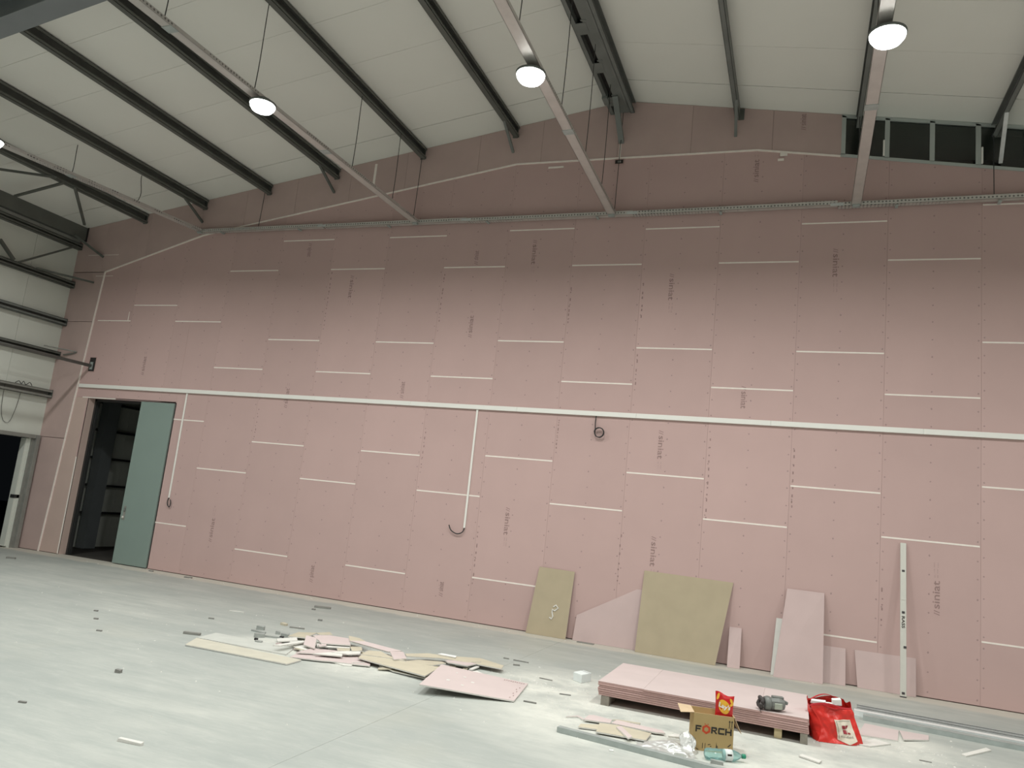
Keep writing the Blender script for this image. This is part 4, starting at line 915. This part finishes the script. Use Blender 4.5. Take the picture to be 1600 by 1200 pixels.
# ------------------------------------------------------------------ steel profiles on the floor
def channel(a, b, w, h, up, lab, m='galv'):
    a = Vector(a); b = Vector(b); d = (b - a).normalized(); r = d.cross(Vector((0, 0, 1))).normalized(); mb = MB(); t_ = 0.002
    z = Vector((0, 0, 1))
    base = t_ / 2 if up else h - t_ / 2
    mb.obox(a + z * base, b + z * base, w, t_)
    for s_ in (-1, 1):
        o = r * s_ * (w / 2 - t_ / 2); mb.obox(a + o + z * h / 2, b + o + z * h / 2, t_, h)
        o = r * s_ * (w / 2 - 0.008); zz_ = h - t_ / 2 if up else t_ / 2; mb.obox(a + o + z * zz_, b + o + z * zz_, 0.016, t_)
    return tag(mb.build('steel_profile', m), lab, 'steel profile', 'steel profiles on the floor')
channel((4.45, -1.60, 0), (7.4, -1.74, 0), 0.10, 0.05, True, 'hindmost galvanised profile right of the red bag, nearest the wall')
channel((4.44, -1.74, 0), (7.4, -1.90, 0), 0.10, 0.05, True, 'second galvanised profile from the wall in the bundle right of the bag')
channel((4.40, -1.92, 0), (7.4, -2.12, 0), 0.12, 0.055, False, 'galvanised profile, highlight in its colour, lying face up in the bundle by the bag', 'galv_highlight')
channel((4.48, -2.09, 0), (7.4, -2.32, 0), 0.12, 0.05, False, 'foremost galvanised profile of the bundle right of the red bag', 'galv_dull')
p0, p1 = at(872, 1143, 0.0), at(1095, 1201, 0.0); dd = (p1 - p0).normalized()
channel(p0, p0 + dd * 2.4, 0.06, 0.045, False, 'long galvanised profile lying in front of the box and film bag', 'galv_dull')

# ------------------------------------------------------------------ offcuts: flat pieces given by their corners (photo point, height)
PILE = 'plasterboard offcuts in the scrap pile'
def piece(pts, z, m, lab, group=PILE, th=0.0125, name='plasterboard_offcut', edge='gypsum'):
    zs = z if isinstance(z, (list, tuple)) else [z] * len(pts)
    poly = [at(p[0], p[1], h + th) for p, h in zip(pts, zs)]
    nrm = Vector((0, 0, 0))
    for i in range(len(poly)):
        a, b = poly[i], poly[(i + 1) % len(poly)]; nrm += a.cross(b)
    if nrm.length < 1e-9: return
    nrm.normalize()
    if nrm.z < 0: nrm = -nrm
    c = sum(poly, Vector()) / len(poly)
    t = thing(name, lab, 'offcut', (c.x, c.y, max(0, c.z - th)), group)
    MB().prism([p - nrm * 0.0012 for p in poly], -nrm * (th - 0.0012)).build('core', edge, t)
    MB().prism(poly, -nrm * 0.0012).build('face', m, t)
    return t
A = lambda *p: [(250 + u / 4.571, 940 + v / 4.571) for u, v in p]
Q = lambda *p: [(440 + u / 8, 975 + v / 8) for u, v in p]
R7 = lambda *p: [(580 + u / 7.27, 1000 + v / 7.27) for u, v in p]
S = lambda *p: [(880 + u / 7.62, 1090 + v / 7.62) for u, v in p]
piece(A((265, 256), (400, 222), (960, 330), (900, 376)), 0.001, 'pale', 'pale sheet lying flat at the left end of the scrap pile')
piece(A((180, 306), (262, 258), (1010, 416), (906, 445)), 0.004, 'beige_pale', 'long beige strip at the front left of the scrap pile')
piece(Q((-60, 180), (190, 165), (200, 205), (-50, 215)), 0.02, 'gypsum', 'pale offcut at the back left of the scrap pile')
piece(Q((80, 150), (210, 100), (440, 108), (300, 170)), 0.03, 'beige', 'beige offcut at the back of the scrap pile beneath the pink square')
piece(Q((430, 110), (600, 100), (640, 135), (480, 135)), 0.02, 'beige', 'small beige offcut behind the large pink slab in the pile')
piece(Q((-110, 262), (265, 205), (310, 222), (-20, 268)), [0.07, 0.05, 0.05, 0.065], 'gypsum', 'thin white strip poking out left from the scrap pile')
piece(Q((120, 270), (300, 225), (440, 250), (420, 300), (250, 330)), 0.02, 'gypsum', 'pale offcut under the pink square in the scrap pile')
piece(Q((430, 240), (860, 270), (850, 300), (450, 280)), 0.05, 'gypsum', 'pale offcut directly under the large pink slab')
piece(Q((395, 140), (600, 140), (845, 180), (862, 262), (500, 238)), 0.075, 'pink_loose', 'large pink slab on top of the scrap pile')
piece(Q((308, 140), (440, 172), (412, 305), (274, 256)), [0.105, 0.105, 0.055, 0.055], 'pink_loose', 'small pink square leaning on top of the scrap pile')
piece(Q((455, 255), (560, 245), (560, 268), (470, 275)), 0.075, 'pink_loose', 'small pink block below the large pink slab edge')
piece(Q((180, 352), (400, 300), (760, 340), (990, 360), (760, 385)), 0.035, 'pink_loose', 'long pink strip across the front of the scrap pile')
piece(Q((390, 368), (600, 352), (760, 372), (755, 400)), 0.045, 'gypsum', 'pale strip lying on the front pink strip in the pile')
piece(Q((105, 410), (200, 360), (700, 400), (960, 400), (1040, 445), (620, 462), (500, 455)), 0.012, 'pink_loose', 'broad pink offcut at the front foot of the scrap pile')
piece(Q((600, 462), (1030, 445), (1110, 480), (1105, 520), (910, 500)), 0.012, 'pink_loose', 'pink offcut at the front of the scrap pile beside the beige slab')
piece(Q((660, 480), (910, 492), (870, 520), (780, 515)), 0.0, 'gypsum', 'white chip on the floor before the scrap pile')
piece(Q((860, 282), (1000, 285), (1010, 330), (880, 335)), 0.06, 'beige', 'small beige block in the middle of the scrap pile')
piece(Q((690, 300), (860, 300), (850, 340), (700, 330)), 0.045, 'beige', 'small beige chip under the large pink slab front')
piece(Q((620, 350), (830, 335), (990, 345), (980, 372), (820, 375)), 0.05, 'gypsum', 'white strip in the middle front of the scrap pile')
piece(Q((840, 145), (970, 175), (1050, 215), (1030, 250), (850, 210)), 0.09, 'beige', 'beige offcut right of the large pink slab on the pile')
piece(Q((850, 208), (1040, 215), (1500, 335), (1330, 345)), [0.10, 0.115, 0.07, 0.06], 'pink_loose', 'long pink strip sloping right on top of the pile')
piece(Q((1340, 310), (1525, 352), (1560, 430), (1400, 440)), 0.062, 'pink_loose', 'pink offcut at the right end of the sloping strip')
piece(Q((990, 375), (1090, 330), (1240, 340), (1350, 400), (1560, 460), (1330, 420)), 0.055, 'beige', 'beige offcut between the sloping strip and the beige slab')
piece(Q((955, 420), (1030, 365), (1330, 405), (1480, 450), (1980, 540), (1790, 648), (1210, 492)), 0.045, 'beige', 'big beige slab at the front right of the scrap pile')
piece(R7((90, 285), (300, 330), (760, 420), (600, 430), (250, 350)), 0.01, 'beige', 'dark edged offcut under the beige slab of the pile')
piece(R7((365, 240), (540, 225), (800, 245), (850, 262), (700, 285), (480, 270)), 0.035, 'beige', 'beige offcut behind the large pink sheet of the pile')
piece(R7((385, 155), (640, 150), (780, 168), (1250, 245), (1100, 255), (780, 205), (400, 182)), [0.06, 0.06, 0.06, 0.055, 0.05, 0.055, 0.06], 'beige', 'long beige strip at the back right of the scrap pile')
piece(R7((860, 180), (1240, 205), (1505, 290), (1480, 325), (1220, 275)), 0.045, 'beige', 'beige strip ending at the right of the scrap pile')
piece(R7((755, 158), (800, 150), (970, 180), (960, 195)), 0.072, 'paper', 'short white stick on the back right beige strip')
piece(R7((840, 228), (1050, 235), (1200, 268), (1090, 290), (870, 252)), 0.05, 'pink_loose', 'pink offcut between beige strips at the right of the pile')
piece(R7((1110, 330), (1190, 290), (1230, 300), (1150, 335)), 0.02, 'gypsum', 'white sliver behind the large pink sheet of the pile')
t = piece([(655, 1069), (690, 1038), (825, 1068), (803, 1095)], [0.085, 0.085, 0.006, 0.006], 'pink_loose', 'large pink sheet lying at the right end of the scrap pile')
c0, c1, c2, c3 = at(655, 1069, 0.0975), at(803, 1095, 0.0185), at(825, 1068, 0.0185), at(690, 1038, 0.0975); eU, eV = c1 - c0, c3 - c0
bl_at = lambda u, v: (c0 * (1 - u) + c1 * u) * (1 - v) + (c3 * (1 - u) + c2 * u) * v
def sheet_mark(name, marks, m):
    mb = MB(); up_ = eU.cross(eV).normalized() * 0.0012
    for u, v, du, dv in marks: mb.add([bl_at(u, v) + up_, bl_at(u + du, v) + up_, bl_at(u + du, v + dv) + up_, bl_at(u, v + dv) + up_], [(0, 1, 2, 3)])
    mb.build(name, m, t)
sheet_mark('edge_stamp', [(0.74 + 0.024 * k, 0.90 + 0.01 * (k % 2), 0.014, 0.035) for k in range(10)] + [(0.93 + 0.02 * (k % 2), 0.10 + 0.11 * k, 0.012, 0.04) for k in range(6)], 'print')
sheet_mark('plaster_patch', [(0.20, 0.35, 0.035, 0.05), (0.33, 0.62, 0.03, 0.04), (0.38, 0.25, 0.03, 0.04), (0.45, 0.45, 0.035, 0.05), (0.22, 0.75, 0.02, 0.03)], 'gypsum')
def rnd_chips(n, cx, cy, rx, ry, z0, z1, lab, group, seed):
    r = random.Random(seed)
    for k in range(n):
        a = r.uniform(0, 6.28); q = r.random() ** 0.5; x = cx + math.cos(a) * q * rx; y = cy + math.sin(a) * q * ry; z = r.uniform(z0, z1) * (1 - q * 0.8)
        L = r.uniform(0.05, 0.22); w_ = r.uniform(0.02, 0.08); th_ = 0.0125; rot = r.gauss(0.1, 0.5); tl = r.uniform(-0.1, 0.1)
        dx = Vector((math.cos(rot), math.sin(rot), tl)); dy = Vector((-math.sin(rot), math.cos(rot), r.uniform(-0.1, 0.1))); c = Vector((x, y, z + abs(tl) * L / 2 + 0.006))
        poly = [c - dx * L / 2 - dy * w_ / 2, c + dx * L / 2 - dy * w_ / 2 * r.uniform(.4, 1), c + dx * L / 2 * r.uniform(.8, 1) + dy * w_ / 2, c - dx * L / 2 + dy * w_ / 2 * r.uniform(.3, 1)]
        col_ = r.choice(['gypsum', 'beige', 'pink_loose', 'beige', 'gypsum'])
        tag(MB().prism(poly, Vector((0, 0, th_))).build('plasterboard_offcut', col_), {'gypsum': 'small white', 'beige': 'small beige', 'pink_loose': 'small pink'}[col_] + lab, 'offcut', group)
rnd_chips(34, -0.95, -3.75, 1.05, 0.42, 0.0, 0.05, ' plasterboard chip among the larger offcuts of the scrap pile', 'small chips in the scrap pile', 3)
rnd_chips(10, 0.0, -3.55, 0.5, 0.3, 0.0, 0.02, ' plasterboard chip among the larger offcuts of the scrap pile', 'small chips in the scrap pile', 5)
G2 = 'offcuts on the floor before the stack'
piece(S((300, 208), (360, 205), (580, 262), (560, 302), (245, 258)), 0.014, 'pink_loose', 'pink offcut nearest the left batten of the stack', G2)
piece(S((580, 262), (640, 258), (920, 300), (910, 315)), 0.002, 'beige', 'thin pale sliver behind the long pink strip before the stack', G2)
piece(S((570, 302), (640, 265), (1180, 388), (1215, 424), (1100, 412)), 0.014, 'pink_loose', 'long pink strip between the stack and the film bag', G2)
piece(S((180, 345), (210, 310), (440, 320), (410, 376)), 0.008, 'beige', 'short beige offcut at the left, near the long steel profile', G2)
piece(S((392, 402), (432, 302), (640, 325), (1050, 425), (980, 506)), 0.014, 'beige', 'broad beige offcut with a pink stick on it', G2)
piece(S((632, 348), (690, 338), (822, 462), (775, 482)), 0.028, 'pink_loose', 'short pink stick lying on the broad beige offcut', G2)
piece(S((1250, 455), (1330, 425), (1405, 445), (1390, 470)), 0.001, 'gypsum', 'small white chip between the box and the pink strip', G2)
piece(S((30, 225), (180, 212), (245, 250), (240, 262), (170, 222)), 0.001, 'pink_loose', 'thin pink splinter left of the stack', G2)
G3 = 'offcuts beside the red bag'
piece([(1351, 1130), (1404, 1141), (1403, 1157), (1340, 1147)], 0.001, 'pink_loose', 'flat pink sheet on the floor right of the red bag', G3)
piece([(1405, 1141), (1451, 1149), (1451, 1156), (1412, 1155)], [0.001, 0.001, 0.001, 0.012], 'pink_loose', 'pointed pink offcut under the steel profiles', G3)
piece([(1502, 1178), (1541, 1168), (1549, 1172), (1510, 1181)], 0.001, 'gypsum', 'pale stick on the floor below the steel profiles at right', G3)
piece([(1248, 1180), (1254, 1178), (1284, 1188), (1280, 1191)], 0.004, 'gypsum', 'white strip on the floor below the right end of the stack', G3)
piece([(1330, 1160), (1366, 1154), (1392, 1162), (1360, 1166)], 0.001, 'gypsum', 'pale paper scrap on the floor in front of the pink sheet', G3)
# loose bits of metal, screws and chips that can be told apart
def bit(x, y, L, w_, h, rot, m, lab, cat='offcut', name='stud_offcut'):
    c = at(x, y); dx = Vector((math.cos(rot), math.sin(rot), 0)); dy = Vector((-math.sin(rot), math.cos(rot), 0)) * w_ / 2; dx = dx * L / 2
    z = Vector((0, 0, h)); b = c + Vector((0, 0, 0.0005))
    return tag(MB().hexa([b - dx - dy, b + dx - dy, b + dx + dy * .8, b - dx + dy, b - dx - dy * .9 + z, b + dx - dy + z * .8, b + dx + dy * .7 + z, b - dx + dy * .9 + z]).build(name, m), lab, cat, 'loose bits on the floor')
bit(300, 991.5, 0.20, 0.05, 0.028, 0.35, 'metalframe', 'grey stud offcut at the left tip of the pale sheet')
bit(504, 950.5, 0.26, 0.05, 0.03, 0.36, 'metalframe', 'grey stud offcut on the floor between pile and wall')
bit(490, 953, 0.05, 0.04, 0.02, 0.1, 'cordgrey', 'dark crumb beside the stud offcut near the wall')
bit(407, 984, 0.10, 0.05, 0.05, 0.3, 'clipsteel', 'small bent metal clip behind the pale sheet')
bit(404, 988, 0.22, 0.04, 0.02, -0.1, 'clipsteel', 'flat metal piece near the bent clip')
bit(405, 996, 0.12, 0.05, 0.05, 0.9, 'clipsteel', 'upright metal clip left of the pile')
bit(422, 996, 0.30, 0.035, 0.02, 0.35, 'clipsteel', 'thin metal strip between two clips left of the pile')
bit(445, 996, 0.10, 0.06, 0.05, 0.5, 'clipsteel', 'shiny bracket at the left edge of the pile')
bit(404, 1005, 0.08, 0.05, 0.03, 0.2, 'clipsteel', 'metal clip lying on the pale sheet')
bit(400, 1001, 0.04, 0.03, 0.03, 0.2, 'black', 'black stub beside the metal clip')
bit(440, 998, 0.05, 0.03, 0.03, 0.2, 'black', 'black stub beside the shiny bracket')
bit(444, 977, 0.10, 0.06, 0.03, -0.3, 'beige', 'beige crumb behind the pile left of the metal strip', name='plasterboard_offcut')
bit(464, 982, 0.20, 0.03, 0.015, 0.3, 'metalframe', 'thin grey strip behind the scrap pile')
bit(434, 991, 0.06, 0.04, 0.04, 0.6, 'clipsteel', 'tiny bent clip above the thin metal strip')
bit(185, 1051, 0.055, 0.04, 0.03, 0.2, 'cordgrey', 'dark stone-like crumb on the bare floor at left', 'crumb', 'floor_crumb')
bit(204, 1161, 0.19, 0.035, 0.02, 0.12, 'gypsum', 'white plaster stick on the bare floor at the lower left', name='plasterboard_offcut')
bit(35, 1098, 0.06, 0.02, 0.012, 0.3, 'cordgrey', 'small dark splinter near the left frame edge', 'crumb', 'floor_crumb')
bit(17, 873, 0.16, 0.05, 0.03, 0.4, 'cordgrey', 'dark scrap on the floor before the left doorway', 'crumb', 'floor_crumb')
bit(294, 903, 0.14, 0.06, 0.02, 0.3, 'cordgrey', 'dark scrap at the wall foot right of the door', 'crumb', 'floor_crumb')
bit(236, 893, 0.08, 0.05, 0.02, 0.3, 'cordgrey', 'small dark scrap at the foot of the door jamb', 'crumb', 'floor_crumb')
bit(150, 955, 0.05, 0.03, 0.015, 0.3, 'cordgrey', 'upper one of two dark crumbs on the far left floor', 'crumb', 'floor_crumb')
bit(150, 967.5, 0.05, 0.03, 0.015, 0.3, 'cordgrey', 'lower one of two dark crumbs on the far left floor', 'crumb', 'floor_crumb')
bit(155, 986, 0.06, 0.03, 0.012, 0.3, 'cordgrey', 'dark crumb left of the stud offcut and pale sheet', 'crumb', 'floor_crumb')
bit(330, 967, 0.07, 0.03, 0.015, 0.3, 'metalframe', 'grey crumb behind the pale sheet', 'crumb', 'floor_crumb')
bit(370, 956, 0.22, 0.02, 0.012, 0.25, 'gypsum', 'pale splinter behind the left end of the pile', name='plasterboard_offcut')
bit(500, 970, 0.06, 0.03, 0.02, 0.3, 'cordgrey', 'dark crumb behind the middle of the scrap pile', 'crumb', 'floor_crumb')
bit(814, 1034, 0.20, 0.015, 0.012, -0.0, 'cordgrey', 'dark splinter on the floor right of the scrap pile', 'crumb', 'floor_crumb')
bit(791, 1029.5, 0.07, 0.02, 0.012, 0.1, 'cordgrey', 'short dark splinter right of the beige strip', 'crumb', 'floor_crumb')
bit(807, 1040, 0.08, 0.025, 0.015, 0.4, 'cordgrey', 'dark chip right of the pile, nearest the pink sheet', 'crumb', 'floor_crumb')
bit(853, 1062, 0.16, 0.012, 0.01, -0.1, 'cordgrey', 'dark splinter left of the white block', 'crumb', 'floor_crumb')
bit(883, 1086, 0.12, 0.012, 0.01, 0.25, 'cordgrey', 'dark splinter left of the stack batten', 'crumb', 'floor_crumb')
bit(828, 1098, 0.13, 0.02, 0.012, 0.1, 'cordgrey', 'dark splinter below the corner of the pink sheet', 'crumb', 'floor_crumb')
bit(1120, 1194, 0.10, 0.03, 0.03, 0.1, 'clipsteel', 'shiny metal clip in front of the plastic bottle', 'clip', 'metal_clip')
bit(955, 1174, 0.035, 0.02, 0.012, 0.4, 'paper', 'white scrap on the floor before the long profile', 'crumb', 'floor_crumb')
bit(1446, 1190, 0.10, 0.02, 0.006, 0.0, 'cordgrey', 'dark splinter below the steel profiles at lower right', 'crumb', 'floor_crumb')
# fine plaster crumbs: uncountable, one object
r = random.Random(11); mb = MB()
for k in range(900):
    c = r.choice(((2.2, -4.2, 1.2, 0.8), (1.3, -3.4, 0.8, 0.6), (-0.8, -3.8, 1.6, 0.7), (4.6, -3.2, 0.8, 0.7), (-2, -0.25, 9, 0.18), (-1, -4, 6, 3)))
    x, y = c[0] + r.gauss(0, 0.5) * c[2], c[1] + r.gauss(0, 0.5) * c[3]
    if y > -0.04 or (SX0 - 0.05 < x < SX1 + 0.05 and SYF < y < SYB): continue
    s_ = r.uniform(0.004, 0.014); a = r.uniform(0, 3.1); dx = Vector((math.cos(a), math.sin(a), 0)) * s_; dy = Vector((-dx.y, dx.x, 0)) * r.uniform(.3, .9)
    p = Vector((x, y, 0)); mb.add([p - dx, p + dy, p + dx, p - dy, p + Vector((0, 0, s_ * 0.7))], [(0, 1, 4), (1, 2, 4), (2, 3, 4), (3, 0, 4)])
tag(mb.build('plaster_crumbs', 'gypsum'), 'fine white plaster crumbs scattered over the concrete floor', 'crumbs', kind='stuff')
